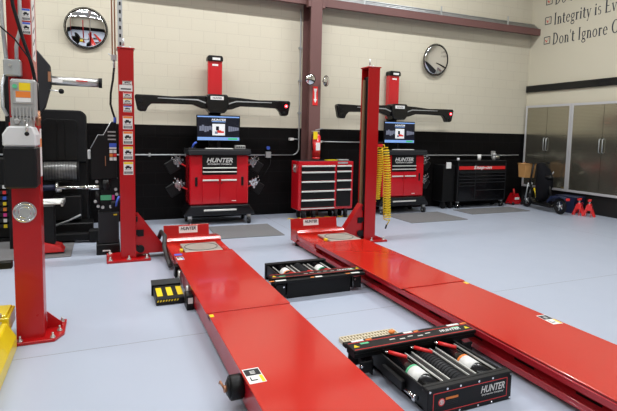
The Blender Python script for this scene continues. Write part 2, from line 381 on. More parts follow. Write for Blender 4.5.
# fire extinguisher and its sign
t = thing('fire_extinguisher_sign', 'red sign with a white arrow on the maroon column', 'sign', (3.585, 8.165, 2.22))
b = MB(); b.box(-.05, .05, -.003, .004, -.17, .17); b.build('sign_plate', REDP, t)
b = MB(); b.prism([(-.035, -.06), (0, -.13), (.035, -.06), (.016, -.06), (.016, .06), (.035, .13), (-.035, .13), (-.016, .06), (-.016, -.06)], 'xz', -.0045, -.0035)
b.build('arrow_print', WHITE, t)
t = thing('fire_extinguisher', 'red fire extinguisher with a yellow tag hung on the maroon column', 'fire extinguisher', (3.585, 8.07, 1.07))
b = MB(); b.cyl((0, 0, .03), (0, 0, .40), .075, seg=24).ell((0, 0, .40), (.075, .075, .06)).cyl((0, 0, 0), (0, 0, .03), .07, .075, 24); b.build('cylinder', REDP, t)
b = MB(); b.cyl((0, 0, .45), (0, 0, .50), .022).box(-.10, .05, -.012, .012, .50, .512); b.prism([(-.02, .52), (.12, .555), (.12, .567), (-.02, .535)], 'xz', -.012, .012); b.build('valve_handle', GALV, t)
MB().tube([(-.02, 0, .48), (-.09, -.01, .44), (-.10, -.02, .3), (-.09, -.03, .16)], .012).build('discharge_hose', RUBBER, t)
B(-.04, .04, -.079, -.076, .16, .30).build('instruction_label', WHITE, t)
b = B(-.10, -.02, -.09, -.087, .36, .50); b.build('inspection_tag', YEL, t)
B(-.03, .03, .07, .099, .1, .42).build('wall_bracket', GALV, t)

# ---------------------------------------------------------------- generic stickers
def sticker(parent, c, ux, uy, w, h, kind=0, name='warning_label'):
    c, ux, uy = Vector(c), Vector(ux).normalized(), Vector(uy).normalized(); n = ux.cross(uy)
    b = MB(); b.slab(c, ux, uy, w, h, .001, 0)
    hd = {0: 2, 1: 3, 2: 4, 3: 5, 4: 1}[kind]
    q = c + n * .001
    b.slab(q + uy * h * .40, ux, uy, w * .92, h * .16, .0005, hd)
    b.slab(q + uy * h * .16 - ux * w * .05, ux, uy, w * .34, h * .10, .0005, 1)
    b.slab(q + uy * h * .06, ux, uy, w * .66, h * .12, .0005, 1)
    for e_ in (-.2, .2): b.slab(q - uy * h * .03 + ux * w * e_, ux, uy, w * .13, h * .07, .0005, 1)
    b.slab(q - uy * h * .12, ux, uy, w * .74, h * .03, .0005, 1)
    b.slab(q - uy * h * .34, ux, uy, w * .85, h * .2, .0005, 1)
    for k in range(2): b.slab(q - uy * h * (.29 + .09 * k) + n * .0005, ux, uy, w * .7, h * .03, .0004, 0)
    return b.build(name, [WHITE, DARK, ORANGE, YEL, BLUE, REDP], parent)
def bolt(parent, x, y, z, r=.02, h=.03):
    b = MB(); b.cyl((x, y, z), (x, y, z + .006), r * 1.35, seg=14).cyl((x, y, z + .006), (x, y, z + h * .6), r, seg=6).cyl((x, y, z + h * .6), (x, y, z + h * 1.5), r * .5, seg=10)
    return b.build('anchor_bolt', SILVER, parent)

# ---------------------------------------------------------------- runway lift posts
def runway_post(label, x0, x1, y0, s, top):          # s=+1: opens and braces toward +X
    xc = (x0 + x1) / 2; w = x1 - x0; dp = .21
    t = thing('lift_post', label, 'lift post', (xc, y0 + dp / 2, 0), 0, None)
    hx = w / 2; hy = dp / 2; tk = .014
    b = MB(); b.box(-hx, hx, -hy, -hy + tk, .025, top).box(-hx, hx, hy - tk, hy, .025, top)
    wx = -s * hx; b.box(min(wx, wx + s * tk), max(wx, wx + s * tk), -hy + tk, hy - tk, .025, top)
    b.build('column', RED, t, bevel=.003)
    b = MB(); b.box(min(s * (hx - .055), s * (hx - .035)), max(s * (hx - .055), s * (hx - .035)), -hy + tk, hy - tk, .05, top - .12)
    b.build('dark_interior', BLACK, t)  # plain black sheet in the open side, gives the dark interior
    b = MB(); b.box(min(s * (hx - .035), s * (hx - .012)), max(s * (hx - .035), s * (hx - .012)), hy - .07, hy - tk, .05, top - .16); b.build('slide_strip', BROWN, t)
    b = B(-hx - .012, hx + .012, -hy - .012, hy + .012, top, top + .015); b.build('top_plate', RED, t, bevel=.002)
    b = MB(); b.cyl((-.02, 0, top + .015), (-.02, 0, top + .035), .022, seg=6).cyl((-.02, 0, top + .035), (-.02, 0, top + .13), .010); b.build('cable_stud', GALV, t); MB().cyl((.05, .03, top + .015), (.05, .03, top + .05), .013).build('cable_stud', GALV, t)
    # floor plate
    b = B(-s * .0 - .24, .24, -hy - .10, hy + .12, 0, .025); b.M = Matrix.Identity(4); b.build('base_plate', RED, t, bevel=.003)
    for bx, by in ((-.20, -hy - .06), (0, -hy - .06), (.20, -hy - .06), (-.20, hy + .07), (.20, hy + .07)): bolt(t, bx, by, .025)
    # sloping crossbeam end
    a = s * hx; L = s * (hx + .33)
    b = MB(); b.prism([(a, .10), (a, .53), (a + s * .03, .53), (L, .12), (L, .06), (a + s * .05, .06)], 'xz', -.06, -.048)
    b.prism([(a, .53), (a + s * .03, .545), (L, .13), (L, .118), (a + s * .03, .53), (a, .515)], 'xz', -.06, .06)
    b.prism([(a, .10), (a, .53), (a + s * .03, .53), (L, .12), (L, .06), (a + s * .05, .06)], 'xz', .048, .06)
    b.build('crossbeam_end', RED, t)
    for zz in (.14, .32, .48): B(min(a, a + s * .022), max(a, a + s * .022), -.085, -.062, zz - .03, zz + .03).build('slide_block', BLACK, t, bevel=.003)
    B(min(a + s * .02, a + s * .09), max(a + s * .02, a + s * .09), -.07, -.062, .27, .35).build('cover_plate', BLACK, t)
    MB().cyl((a + s * .05, -.06, .12), (a + s * .05, -.09, .12), .045).build('sheave', BLACK, t)
    return t
p2 = runway_post('red lift post with a strip of stickers left of the near aligner', .17, .335, 5.93, 1, 2.44)
hy = .105
fc = -hy - .0005
for (zc, h, w, k) in ((2.06, .045, .10, 4), (1.92, .06, .09, 3), (1.85, .06, .09, 1), (1.765, .07, .09, 2)): sticker(p2, (.01, fc, zc), X, Z, w, h, k)
b = MB(); b.slab((-.005, fc, 2.0), X, Z, .14, .07, .001, 0); b.slab((-.005, fc - .001, 1.99), X, Z, .11, .015, .0005, 1); b.build('capacity_label', [WHITE, DARK], p2)
for i, zc in enumerate((1.61, 1.435, 1.26, 1.085)): sticker(p2, (.01, fc, zc), X, Z, .105, .15, (0, 0, 1, 1)[i])
p3 = runway_post('plain red lift post with the yellow coiled hose beside it', 3.412, 3.592, 5.93, -1, 2.46)

# coiled air hose
t = thing('coiled_air_hose', 'yellow coiled air hose hanging down beside the right-hand red lift post', 'hose', (3.75, 5.98, 1.36))
b = MB(); b.box(3.607, 3.70, 5.97, 5.99, 1.36, 1.40); b.build('hanger_bracket', REDP, t, world=True)
def coil(x0, z0, x1, z1, y, R, pitch, tail=False):
    n = int(abs(z1 - z0) / pitch * 14); p = []
    for i in range(n):
        f = i / n; a = 2 * PI * i / 14; xc = x0 + (x1 - x0) * f + .015 * math.sin(f * 5)
        p.append((xc + R * math.cos(a), y + R * math.sin(a), z0 + (z1 - z0) * f + .012 * math.sin(a + 1)))
    if tail: p += [(x1 + .02, y, z1 - .03), (x1 - .02, y, z1 - .09)]
    return p
MB().tube(coil(3.675, 1.34, 3.67, .58, 6.02, .045, .032), .0075, 6).build('hose_coil', YEL, t, world=True)
MB().tube(coil(3.735, 1.34, 3.83, .30, 5.97, .052, .036, True), .008, 6).build('hose_coil', YEL, t, world=True)
MB().tube([(3.675, 6.02, 1.34), (3.69, 6, 1.39), (3.72, 5.97, 1.39), (3.735, 5.97, 1.34)], .008, 6).build('hose_loop', YEL, t, world=True)
MB().cyl((3.81, 5.97, .22), (3.79, 5.97, .16), .012).build('hose_coupler', DARK, t, world=True)

# ---------------------------------------------------------------- runways
def runway(label, x0, x1, left):
    t = thing('lift_runway', label, 'lift runway', ((x0 + x1) / 2, 3, 0))
    T = dict(parent=t, world=True)
    zt = .20
    def part(b, n, m, bev=0): return b.build(n, m, t, world=True, bevel=bev)
    # far deck section, tiny step then the near section
    part(B(x0, x1, 3.435, 5.30, zt - .012, zt), 'deck_plate', DECK, .003)
    part(B(x0 + (.012 if left else .03), x1 - .008, -1.2, 3.425, zt - .016, zt - .004), 'deck_plate', DECK, .003)
    part(B(x0 + .02, x1 - .02, 3.38, 3.47, zt - .05, zt - .0165), 'joint_strip', BLACK)
    for s, xe in ((1, x0), (-1, x1)):
        if left and s == 1:
            b = MB(); b.box(xe + .02, xe + .032, -1.2, 5.3, .03, zt - .017).box(xe + .032, xe + .08, -1.2, 5.3, .03, .04)
        else:
            xa, xb = xe + s * .10, xe + s * .112
            b = MB(); b.box(min(xa, xb), max(xa, xb), -1.2, 5.3, .02, zt - .017)
            xa, xb = xe + s * .03, xe + s * .10; b.box(min(xa, xb), max(xa, xb), -1.2, 6.05, .035, .05)
            xa, xb = xe + s * .03, xe + s * .042; b.box(min(xa, xb), max(xa, xb), -1.2, 6.05, .05, .075)
            xa, xb = xe + s * .012, xe + s * .024; b.box(min(xa, xb), max(xa, xb), -1.2, 5.3, .145, zt - .017)
            for k in range(9): xa, xb = xe + s * .0975, xe + s * .0995; b.box(min(xa, xb), max(xa, xb), 1.2 + k * .45, 1.36 + k * .45, .075, .09, mi=1)
        part(b, 'side_rail', [RAIL, BLACK], .002)
    part(B(x0 + .15, x1 - .15, -1.2, 5.3, .0, .10), 'centre_channel', RAIL)
    # turnplate pocket
    b = MB(); b.box(x0, x1, 5.30, 5.90, .12, .165).box(x0, x0 + .10, 5.30, 5.9, .165, .178).box(x1 - .07, x1, 5.30, 5.9, .165, .178).box(x0 + .03, x1 - .03, 5.32, 5.9, .03, .12)
    part(b, 'turnplate_pocket', DECK, .003)
    px0, px1 = (.815, 1.235) if left else (2.60, 3.03)
    b = MB(); b.box(px0, px1, 5.335, 5.75, .172, .196); part(b, 'turnplate', TURN, .004)
    b = MB(); c = ((px0 + px1) / 2, 5.545)
    b.ring((c[0], c[1], .196), Z, .185, .004, 36, 6); part(b, 'turnplate_groove', DARK)
    b = MB(); b.cyl((px0 - .03, 5.40, .178), (px0 - .03, 5.40, .215), .012).box(px0 - .045, px0 - .015, 5.42, 5.46, .178, .205); part(b, 'lock_pin', YEL)
    # raised end bar and wheel stop
    b = MB(); b.prism([(5.86, .13), (5.86, .205), (5.90, .235), (6.12, .215), (6.12, .06), (5.95, .06)], 'yz', x0, x1 + .0); part(b, 'end_bar', DECK, .003)
    xs1 = x1 - (.10 if left else .0) + .0
    b = MB(); b.prism([(6.10, .20), (6.127, .35), (6.139, .35), (6.125, .195)], 'yz', x0, xs1); part(b, 'wheel_stop', RED, .002)
    cx = x0 + .30
    n = Vector((0, -.165, .03)).normalized(); uy = Vector((0, .027, .15)).normalized()
    b = MB(); b.slab((cx, 6.1165, .2915), X, uy, .23, .085, .001); l = part(b, 'brand_label', WHITE)
    b = MB(); b.text('HUNTER', (cx, 6.1185, .303), X, uy, .19, .042, shear=.25, off=.04, lift=.0015).slab((cx, 6.1125, .268), X, uy, .17, .008, .001); b.build('brand_print', TXT, l, world=True)
    MB().tube([(x0 + .05, 5.99, .05), (x0 + .05, 5.99, .0)], .03).build('runway_foot', BLACK, t, world=True)
    MB().tube([(x1 - .05, 5.99, .06), (x1 - .05, 5.99, .0)], .03).build('runway_foot', BLACK, t, world=True)
    return t
rl = runway('left red runway running toward the near aligner, lies beside the stickered post', .67, 1.33, True)
rr = runway('right red runway ending by the plain post with the yellow hose', 2.36, 3.06, False)
# stickers on the decks
def deck_label(t, x, y, w, h, n='safety_label', z=.196, cols=(WHITE, DARK, YEL), rot=0):
    ux = Vector((math.cos(rot), math.sin(rot), 0)); uy = Vector((-math.sin(rot), math.cos(rot), 0)); c = Vector((x, y, z))
    b = MB(); b.slab(c, ux, uy, w, h, .001, 0); q = c + Vector((0, 0, .001))
    b.slab(q + uy * h * .23, ux, uy, w * .9, h * .42, .0004, 1)
    b.slab(q - uy * h * .25 + ux * w * .36, ux, uy, w * .2, h * .44, .0004, 2)
    b.slab(q - uy * h * .30 - ux * w * .12, ux, uy, w * .4, h * .07, .0004, 1); b.slab(q - uy * h * .2 - ux * w * .28, ux, uy, w * .07, h * .22, .0004, 1)
    for k in range(3): b.slab(q + Vector((0, 0, .0004)) + uy * h * (.14 + .08 * k), ux, uy, w * .3, h * .035, .0003, 0)
    return b.build(n, list(cols), t, world=True)
deck_label(rl, .738, 2.435, .095, .165)
deck_label(rr, 3.0, 2.46, .085, .17, rot=-.1)
deck_label(rl, .72, 5.06, .07, .13, z=.2, cols=(WHITE, DARK, BLUE))
b = MB(); b.slab((.72, 5.22, .2), X, Y, .08, .07, .001); b.build('asset_tag', [BLUE], rl, world=True)
b = MB(); b.slab((.75, 5.88, .2051), X, Y, .16, .03, .001); b.slab((.86, 5.88, .2055), X, Y, .05, .03, .001, 1); b.build('caution_label', [WHITE, YEL], rl, world=True)
b = MB(); b.slab((.70, 3.375, .196), X, Y, .03, .05, .001); b.build('reflector', YEL, rl, world=True)
b = MB(); b.slab((3.03, 3.38, .196), X, Y, .03, .05, .001); b.build('reflector', YEL, rr, world=True)
# roller, brackets on the left runway's outer edge
b = MB(); b.cyl((.615, 2.50, .115), (.688, 2.50, .115), .068, seg=28).cyl((.60, 2.50, .115), (.615, 2.50, .115), .035, .06, 28); w_ = b.build('roll_wheel', BLACK, rl, world=True, bevel=.006)
MB().cyl((.585, 2.50, .115), (.60, 2.50, .115), .02, seg=10).tube([(.59, 2.50, .115), (.575, 2.54, .14), (.58, 2.58, .11)], .007).build('axle_hook', COPPER, w_, world=True)
b = MB(); b.box(.64, .69, 4.88, 4.98, .05, .17); b.build('switch_box', BLACK, rl, world=True, bevel=.005)
for yy in (4.72, 4.225): MB().cyl((.665, yy, .02), (.665, yy, .17), .018).build('lock_cylinder', SILVER, rl, world=True)
b = MB(); b.box(.63, .69, 4.06, 4.20, .0, .13); b.build('lock_housing', BLACK, rl, world=True, bevel=.005)
B(.64, .68, 4.055, 4.06, .06, .11).build('serial_label', WHITE, rl, world=True)
# flexible corrugated line from post to runway
b = MB(); b.tube([(.60, 6.02, .22), (.625, 5.98, .31), (.66, 5.9, .27), (.64, 5.8, .16), (.655, 5.6, .07), (.655, 5.35, .05)], .026, 10)
for k in range(1): pass
tag(b.build('flexible_conduit', HOSEB), 'black corrugated line looping from the stickered post to the left runway', 'hose')

# hazard striped approach chock left of the left runway
t = thing('hazard_chock', 'black steel tray with yellow hazard stripes beside the left runway', 'wheel chock', (.52, 4.4, 0))
b = MB(); b.prism([(4.26, 0), (4.26, .055), (4.275, .066), (4.53, .088), (4.545, .088), (4.545, 0)], 'yz', .40, .64); b.build('tray', BLACK, t, world=True, bevel=.003)
b = MB(); b.prism([(4.546, .0), (4.546, .10), (4.60, .135), (4.61, .13), (4.56, .09), (4.56, 0)], 'yz', .385, .645); b.build('back_plate', BLACK, t, world=True)
uy = Vector((0, .255, .022)).normalized()
b = MB()
for k in range(3): b.slab((.438 + k * .088, 4.40, .0773), X + Vector((0, .0, 0)), uy, .048, .19, .001)
b.build('hazard_stripes', YEL, t, world=True)
b = MB()
for k in range(8): b.slab((.415 + k * .024, 4.26, .040), X, Vector((.5, 0, 1)), .011, .018, .001)
b.build('hazard_edge', YEL, t, world=True)

# ---------------------------------------------------------------- rolling air jacks
def air_jack(label, loc, rz, detail):
    t = thing('rolling_air_jack', label, 'jack', loc, rz)
    W = .33 if not detail else .288; L = .62 if not detail else .60; H = .155
    b = MB(); b.box(-W, W, .03, L, .03, .045).box(-W, -W + .014, .02, L, .03, H).box(W - .014, W, .02, L, .03, H).box(-W, W, .005, .02, .0, H)
    b.build('frame', BLACK, t, bevel=.002)
    e = B(-W - .01, W + .01, L, L + .035, .0, H + .015).build('end_plate', BLACK, t, bevel=.004)
    b = B(-W - .01, W + .01, L - .025, L, H - .005, H + .015); b.build('top_lip', BLACK, t, bevel=.003)
    # cylinders run lengthways
    for i, cx in enumerate((-.19, .0, .19)):
        b = MB(); b.cyl((cx, .16, .108), (cx, L - .035, .108), .052, seg=20); c = b.build('air_cylinder', BLACKG if i != 1 else DARK, t)
        if i == 1:
            b = MB(); [b.ring((cx, .20 + k * .024, .108), Y, .051, .005, 20, 6) for k in range(15)]; b.build('bellows', RUBBER, c)
        else:
            b = MB(); b.cyl((cx, .36, .108), (cx, .46, .108), .0535, seg=20); b.build('cylinder_label', WHITE, c)
            b = MB(); b.cyl((cx, .342, .108), (cx, .36, .108), .0536, seg=20); b.build('label_band', ORANGE if i == 0 else GREEN, c)
        MB().cyl((cx, L - .035, .108), (cx, L - .005, .108), .022).build('piston_rod', CHROME, c)
        # red grip handles near the bar
        a = (-.045 if i != 1 else .03)
        b = MB(); b.tube([(cx + .055, .165, H + .014), (cx - .02 , .255, H + .008)], .0125, 10); g = b.build('grip_handle', REDP, t)
        MB().cyl((cx + .055, .17, H + .012), (cx + .078, .14, H + .012), .008).build('handle_shank', CHROME, g)
    for cx in (-.27, -.12, -.07, .07, .12, .27):
        b = MB(); b.box(cx - .0028, cx + .0028, .16, L - .025, .132, .142); b.build('chrome_rail', HANDLE, t)
    for cx in (-.095, .095):
        b = MB(); b.box(cx - .020, cx + .020, .17, L - .03, .06, .135); b.build('spacer_bar', BLACK, t)
    # crossbar that rides on the runway rails
    b = MB(); b.box(-.476, .476, .02, .14, H + .02, H + .045).box(-.47, .47, .026, .134, H - .01, H + .02); bar = b.build('cross_bar', BLACK, t, bevel=.003)
    b = MB(); b.box(-.47, .47, -.035, .012, H + .005, H + .030); b.build('rear_bar', BLACK, t, bevel=.003)
    zt = H + .045
    b = MB(); b.slab((0, .128, zt), X, Y, .93, .006, .0008).slab((0, .034, zt), X, Y, .93, .006, .0008); b.build('pinstripe', REDP, bar)
    f = 1 if detail else 1
    ux = -X if detail else X; uy2 = -Y if detail else Y
    b = MB(); b.text('HUNTER', ux * .30 + Vector((0, .075, zt)), ux, uy2, .17, .035, shear=.25, off=.02, lift=.0005); b.build('brand_print', WHITE, bar)
    zr = H + .030
    def lab(x_, y_, z_, w, h, m, nm, par): MB().slab((x_, y_, z_), ux, uy2, w, h, .0008).build(nm, m, par)
    for s_ in (-1, 1):
        b = MB(); q_ = Vector((s_ * .435, .08, zt + .0004)); b.prism([(q_.x - .02, q_.y - .018 * (1 if not detail else -1)), (q_.x + .02, q_.y - .018 * (1 if not detail else -1)), (q_.x, q_.y + .018 * (1 if not detail else -1))], 'xy', zt, zt + .0012); b.build('warning_triangle', YEL, bar)
        lab(s_ * .36, .058, zt, .06, .02, GREEN, 'green_label', bar)
    for k in range(5): lab(-.12 + k * .07, .07 + .015 * (k % 2), zt, .04, .010, HANDLE, 'instruction_label', bar)
    for xx, w in ((.37, .09), (-.02, .07), (-.40, .10)):
        lab(xx, -.012, zr, w, .03, WHITE, 'rear_label', bar); lab(xx - w * .8 - .01, -.012, zr, w * .5, .02, ORANGE, 'rear_label', bar)
    # rail rollers and guide plates
    for s_ in (-1, 1):
        b = MB(); b.box(min(s_ * .345, s_ * .355), max(s_ * .345, s_ * .355), .0, .15, .03, H - .012).box(min(s_ * .355, s_ * .44), max(s_ * .355, s_ * .44), -.01, .0, .03, H - .012)
        b.box(min(s_ * .345, s_ * .44), max(s_ * .345, s_ * .44), .142, .15, .05, H - .03)
        g = b.build('guide_bracket', BLACK, t, bevel=.002)
        MB().cyl((s_ * .37, .075, .10), (s_ * .40, .075, .10), .022, seg=16).build('guide_roller', DARK, g)
        MB().cyl((s_ * .37, -.01, .12), (s_ * .37, -.018, .12), .008, seg=8).build('bracket_bolt', CHROME, g); MB().cyl((s_ * .43, .15, .10), (s_ * .43, .158, .10), .008, seg=8).build('bracket_bolt', CHROME, g)
        b = B(min(s_ * (W + .002), s_ * (W + .03)), max(s_ * (W + .002), s_ * (W + .03)), .20, .42, .06, .12); b.build('side_latch', BLACK, t, bevel=.006)
    MB().cyl((.33, .48, .10), (.33, .56, .10), .010).cyl((.33, .56, .10), (.33, .575, .10), .02).build('side_pin', CHROME, t)
    if detail:
        ye = L + .035
        b = MB()
        for z_ in (.03, .14): b.slab((0, ye, z_), -X, Z, .52, .004, .0008)
        for x_ in (-.26, .26): b.slab((x_, ye, .085), -X, Z, .004, .11, .0008)
        b.build('red_outline', REDP, e)
        b = MB(); b.text('HUNTER', (-.155, ye, .101), -X, Z, .175, .042, shear=.25, off=.02, lift=.0005)
        b.text('Engineering Company', (-.155, ye, .068), -X, Z, .16, .014, shear=.2, off=.02, lift=.0005)
        b.build('brand_print', WHITE, e)
        b = MB(); b.cyl((.205, ye, .085), (.205, ye + .001, .085), .022, seg=24); b.build('round_emblem', REDP, e)
        b = MB(); b.ring((.205, ye + .001, .085), Y, .013, .002, 20, 6).slab((.205, ye + .001, .085), -X, Z, .012, .014, .0008); b.build('emblem_print', WHITE, e)
        b = MB(); b.slab((.135, ye, .100), -X, Z, .085, .013, .0008); b.build('orange_print', ORANGE, e)
        b = MB()
        for k in range(3): b.slab((.135, ye, .083 - k * .010), -X, Z, .085, .004, .0008)
        b.build('small_print', DARK, e)
        for xx in (-.285, -.15, -.05, .08, .17, .285):
            for zz in (.015, .156): MB().cyl((xx, ye, zz), (xx, ye + .003, zz), .0065, seg=10).build('rivet', CHROME, e)
    return t
air_jack('black rolling air jack farther back, its plain side facing the camera', (1.868, 4.05, .0), 0, False)
air_jack('black rolling air jack in the foreground with brand lettering on its end', (1.870, 2.635, .0), PI, True)

# beige grid behind the near jack
b = MB(); gx0, gx1, gy0, gy1 = 1.58, 2.04, 2.85, 3.06
for k in range(19):
    xx = gx0 + (gx1 - gx0) * k / 18; b.box(xx - .005, xx + .005, gy0, gy1, .0, .03)
for k in range(6):
    yy = gy0 + (gy1 - gy0) * k / 5; b.box(gx0, gx1, yy - .005, yy + .005, .002, .032)
tag(b.build('plastic_grid', BEIGEG), 'beige plastic grid tray on the floor behind the near air jack', 'grid tray')
tag(MB().ell((1.98, 2.98, .047), (.028, .02, .014)).build('orange_plug', ORANGE), 'small orange plug lying on the beige grid tray', 'plug')

# ---------------------------------------------------------------- aligner consoles
def console(label, loc, rz):
    t = thing('alignment_console', label, 'wheel aligner', loc, rz); k_ = 1.065 if loc[0] > 4 else 1.0
    w = .485; d = .52
    b = MB(); b.box(-w, w, .012, d, .33, 1.15); b.build('body', CABRED, t, bevel=.02, seg=2)
    # front centre: black head panel, drawers, double door
    B(-.285, .285, .0, .012, .90, 1.15).build('head_panel', BLACK, t)
    b = MB(); b.text('HUNTER', (.0, -.0, 1.065), X, Z, .43, .075, shear=.25, off=.03, lift=.002).text('Engineering Company', (.0, .0, 1.002), X, Z, .40, .030, shear=.2, off=.02, lift=.002); b.build('brand_lettering', WHITE, t)
    B(-.285, .285, -.008, .012, .905, .955).build('keyboard_drawer', BLACK, t, bevel=.004)
    B(-.28, .28, -.022, -.008, .93, .948).build('drawer_handle', HANDLE, t, bevel=.004)
    B(-.285, .285, -.006, .012, .83, .90).build('drawer', BLACK, t, bevel=.004)
    B(-.28, .28, -.020, -.006, .865, .882).build('drawer_handle', HANDLE, t, bevel=.004)
    for s_ in (-1, 1):
        dd = B(min(s_ * .003, s_ * .285), max(s_ * .003, s_ * .285), -.004, .012, .35, .82).build('door', CABRED, t, bevel=.004)
        MB().cyl((s_ * .03, -.004, .69), (s_ * .03, -.010, .69), .012).build('door_lock', BLACK, dd)
        B(min(s_ * .02, s_ * .28), max(s_ * .02, s_ * .28), -.018, -.004, .725, .75).build('door_handle', HANDLE, dd, bevel=.004)
        B(min(s_ * .36, s_ * .40), max(s_ * .36, s_ * .40), .004, .014, .64, .79).build('vent_slot', BLACK, t, bevel=.004)
    B(.20, .27, -.006, -.004, .385, .395).build('model_print', WHITE, t)
    # counter tray
    b = MB(); b.prism([(-.505, 1.15), (-.52, 1.20), (-.505, 1.235), (.505, 1.235), (.52, 1.20), (.505, 1.15)], 'xz', -.05, d + .02); b.build('counter', DARK, t, bevel=.015, seg=2)
    b = MB(); b.box(-.50, .50, -.03, -.015, 1.235, 1.25).box(-.515, -.50, -.03, d, 1.235, 1.25).box(.50, .515, -.03, d, 1.235, 1.25); b.build('counter_rim', DARK, t, bevel=.004)
    # splayed base
    b = MB(); b.prism([(-.49, .33), (-.585, .20), (-.585, .155), (.585, .155), (.585, .20), (.49, .33)], 'xz', -.05, d + .0); b.build('base_skirt', BLACKG, t, bevel=.02, seg=2)
    B(-.27, .27, -.062, -.048, .235, .262).build('base_drawer_handle', HANDLE, t, bevel=.004)
    for cx, cy in ((-.49, -.01), (.49, -.01), (-.49, .43), (.49, .43)):
        b = MB(); b.cyl((cx - .022, cy, .06), (cx + .022, cy, .06), .06, seg=20); c = b.build('caster', DARK, t)
        b = MB(); b.box(cx - .03, cx + .03, cy - .02, cy + .035, .10, .155).cyl((cx - .024, cy, .055), (cx + .024, cy, .055), .022); b.build('caster_fork', SILVER, c)
    # camera column and beam
    B(-.12, .12, .44, .56, 1.86, 2.74).build('camera_column', CABRED, t, bevel=.008)
    B(-.10, .10, .45, .55, 1.235, 1.86).build('column_base', BLACK, t, bevel=.008)
    c = MB(); c.prism([(-.13, 2.72), (-.13, 2.78), (-.11, 2.81), (.11, 2.81), (.13, 2.78), (.13, 2.72)], 'xz', .41, .57); c = c.build('column_cap', BLACK, t, bevel=.006)
    B(-.05, .08, .404, .41, 2.735, 2.775).build('cap_label', WHITE, c)
    B(-.05, .05, .434, .44, 2.64, 2.67).build('column_label', WHITE, t)
    b = MB(); b.prism([(-.17, 1.90), (-.19, 1.96), (-.19, 2.10), (-.16, 2.15), (.16, 2.15), (.19, 2.10), (.19, 1.96), (.17, 1.90), (.12, 1.84), (-.12, 1.84)], 'xz', .20, .44); h = b.build('beam_hub', BLACKG, t, bevel=.02, seg=2)
    B(-.12, .10, .193, .20, 2.055, 2.115).build('hub_plate', WHITE, h, bevel=.003)
    b = MB(); b.text('HUNTER', (-.01, .193, 2.085), X, Z, .15, .03, shear=.25, off=.02, lift=.0005); b.build('brand_print', TXT, h)
    for s_ in (-1, 1):
        pr = [(s_ * .17, 2.12), (s_ * .40, 2.11), (s_ * .72, 2.085), (s_ * 1.04, 2.095), (s_ * 1.285, 2.095), (s_ * 1.30, 2.06), (s_ * 1.26, 1.86), (s_ * 1.23, 1.83), (s_ * 1.13, 1.83), (s_ * 1.10, 1.90), (s_ * 1.05, 1.955), (s_ * .72, 1.965), (s_ * .40, 1.965), (s_ * .25, 1.91), (s_ * .17, 1.90)]
        pr = [(x_ * (k_ if abs(x_) > .3 else 1), z_) for x_, z_ in pr]
        b = MB(); b.prism(pr, 'xz', .25, .36); wg = b.build('beam_arm', BLACKG, t, bevel=.018, seg=3)
        b = MB(); b.prism([(s_ * .19, 1.99), (s_ * .32, 2.035), (s_ * .95, 2.045), (s_ * .95, 2.055), (s_ * .32, 2.055), (s_ * .19, 2.01)], 'xz', .240, .25); b.build('highlight_line', GALV, wg)  # silver highlight line along the arm, put in as a strip
        b = MB(); b.cyl((s_ * 1.21 * k_, .25, 2.0), (s_ * 1.21 * k_, .235, 2.0), .035, seg=20, mi=0); b.build('camera_lens', BLACK, wg); MB().cyl((s_ * 1.18 * k_, .25, 1.885), (s_ * 1.18 * k_, .24, 1.885), .03, seg=20).build('camera_lens', BLACK, wg)
        if s_ == 1:
            b = MB(); b.cyl((1.21 * k_, .235, 2.0), (1.21 * k_, .230, 2.0), .030, seg=20, mi=0); b.cyl((1.21 * k_, .230, 2.0), (1.21 * k_, .228, 2.0), .014, seg=16, mi=1); b.build('status_light', [LED, LEDW], wg)
    return t
def local(loc, rz, p):
    return Matrix.Translation(loc) @ Matrix.Rotation(rz, 4, 'Z') @ Vector(p)
def monitor(label, loc, rz):
    t = thing('monitor', label, 'monitor', loc, rz)
    b = MB(); b.box(-.365, .365, .0, .035, .14, .57); b.build('bezel', BLACKG, t, bevel=.006)
    f = -.001
    b = MB(); s = lambda x, z, w, h, mi, k=0: b.slab((x, f - k * .0008, z), X, Z, w, h, .0006, mi)
    s(0, .356, .70, .40, 0); s(0, .542, .70, .02, 1, 1); s(0, .178, .70, .052, 1, 1); s(.24, .178, .16, .03, 2, 2)
    for k in range(7): s(-.30 + k * .04, .345 + .012 * math.sin(k * 2), .036, .08 + .02 * math.sin(k), 3, 1)
    for k in range(5): s(.18 + k * .036, .345, .032, .09 - .01 * k, 3, 1)
    s(0.0, .33, .21, .19, 4, 2); s(-.02, .35, .05, .07, 0, 3); s(.03, .29, .12, .03, 5, 3); s(.01, .305, .07, .03, 5, 3); s(-.04, .28, .05, .04, 3, 3)
    s(0, .462, .23, .012, 1, 1)
    b.text('HUNTER', (0, f - .003, .492), X, Z, .24, .034, shear=.25, off=.03, lift=.0005, mi=4); b.build('screen', [SCRB, SKYB, SCRGR, SCRG, SCRW, SCRR], t)
    b = MB(); b.box(-.03, .03, .035, .06, .02, .30).box(-.12, .12, -.03, .12, .0, .018); b.build('stand', BLACKG, t, bevel=.004)
def keyboard(label, loc, rz):
    t = thing('keyboard', label, 'keyboard', loc, rz)
    B(-.23, .23, -.06, .06, 0, .02).build('case', GREY, t, bevel=.004)
    b = MB()
    for r_ in range(4):
        for k in range(15): b.box(-.22 + k * .0295, -.196 + k * .0295, -.05 + r_ * .026, -.03 + r_ * .026, .02, .026)
    b.build('keys', WHITE, t)
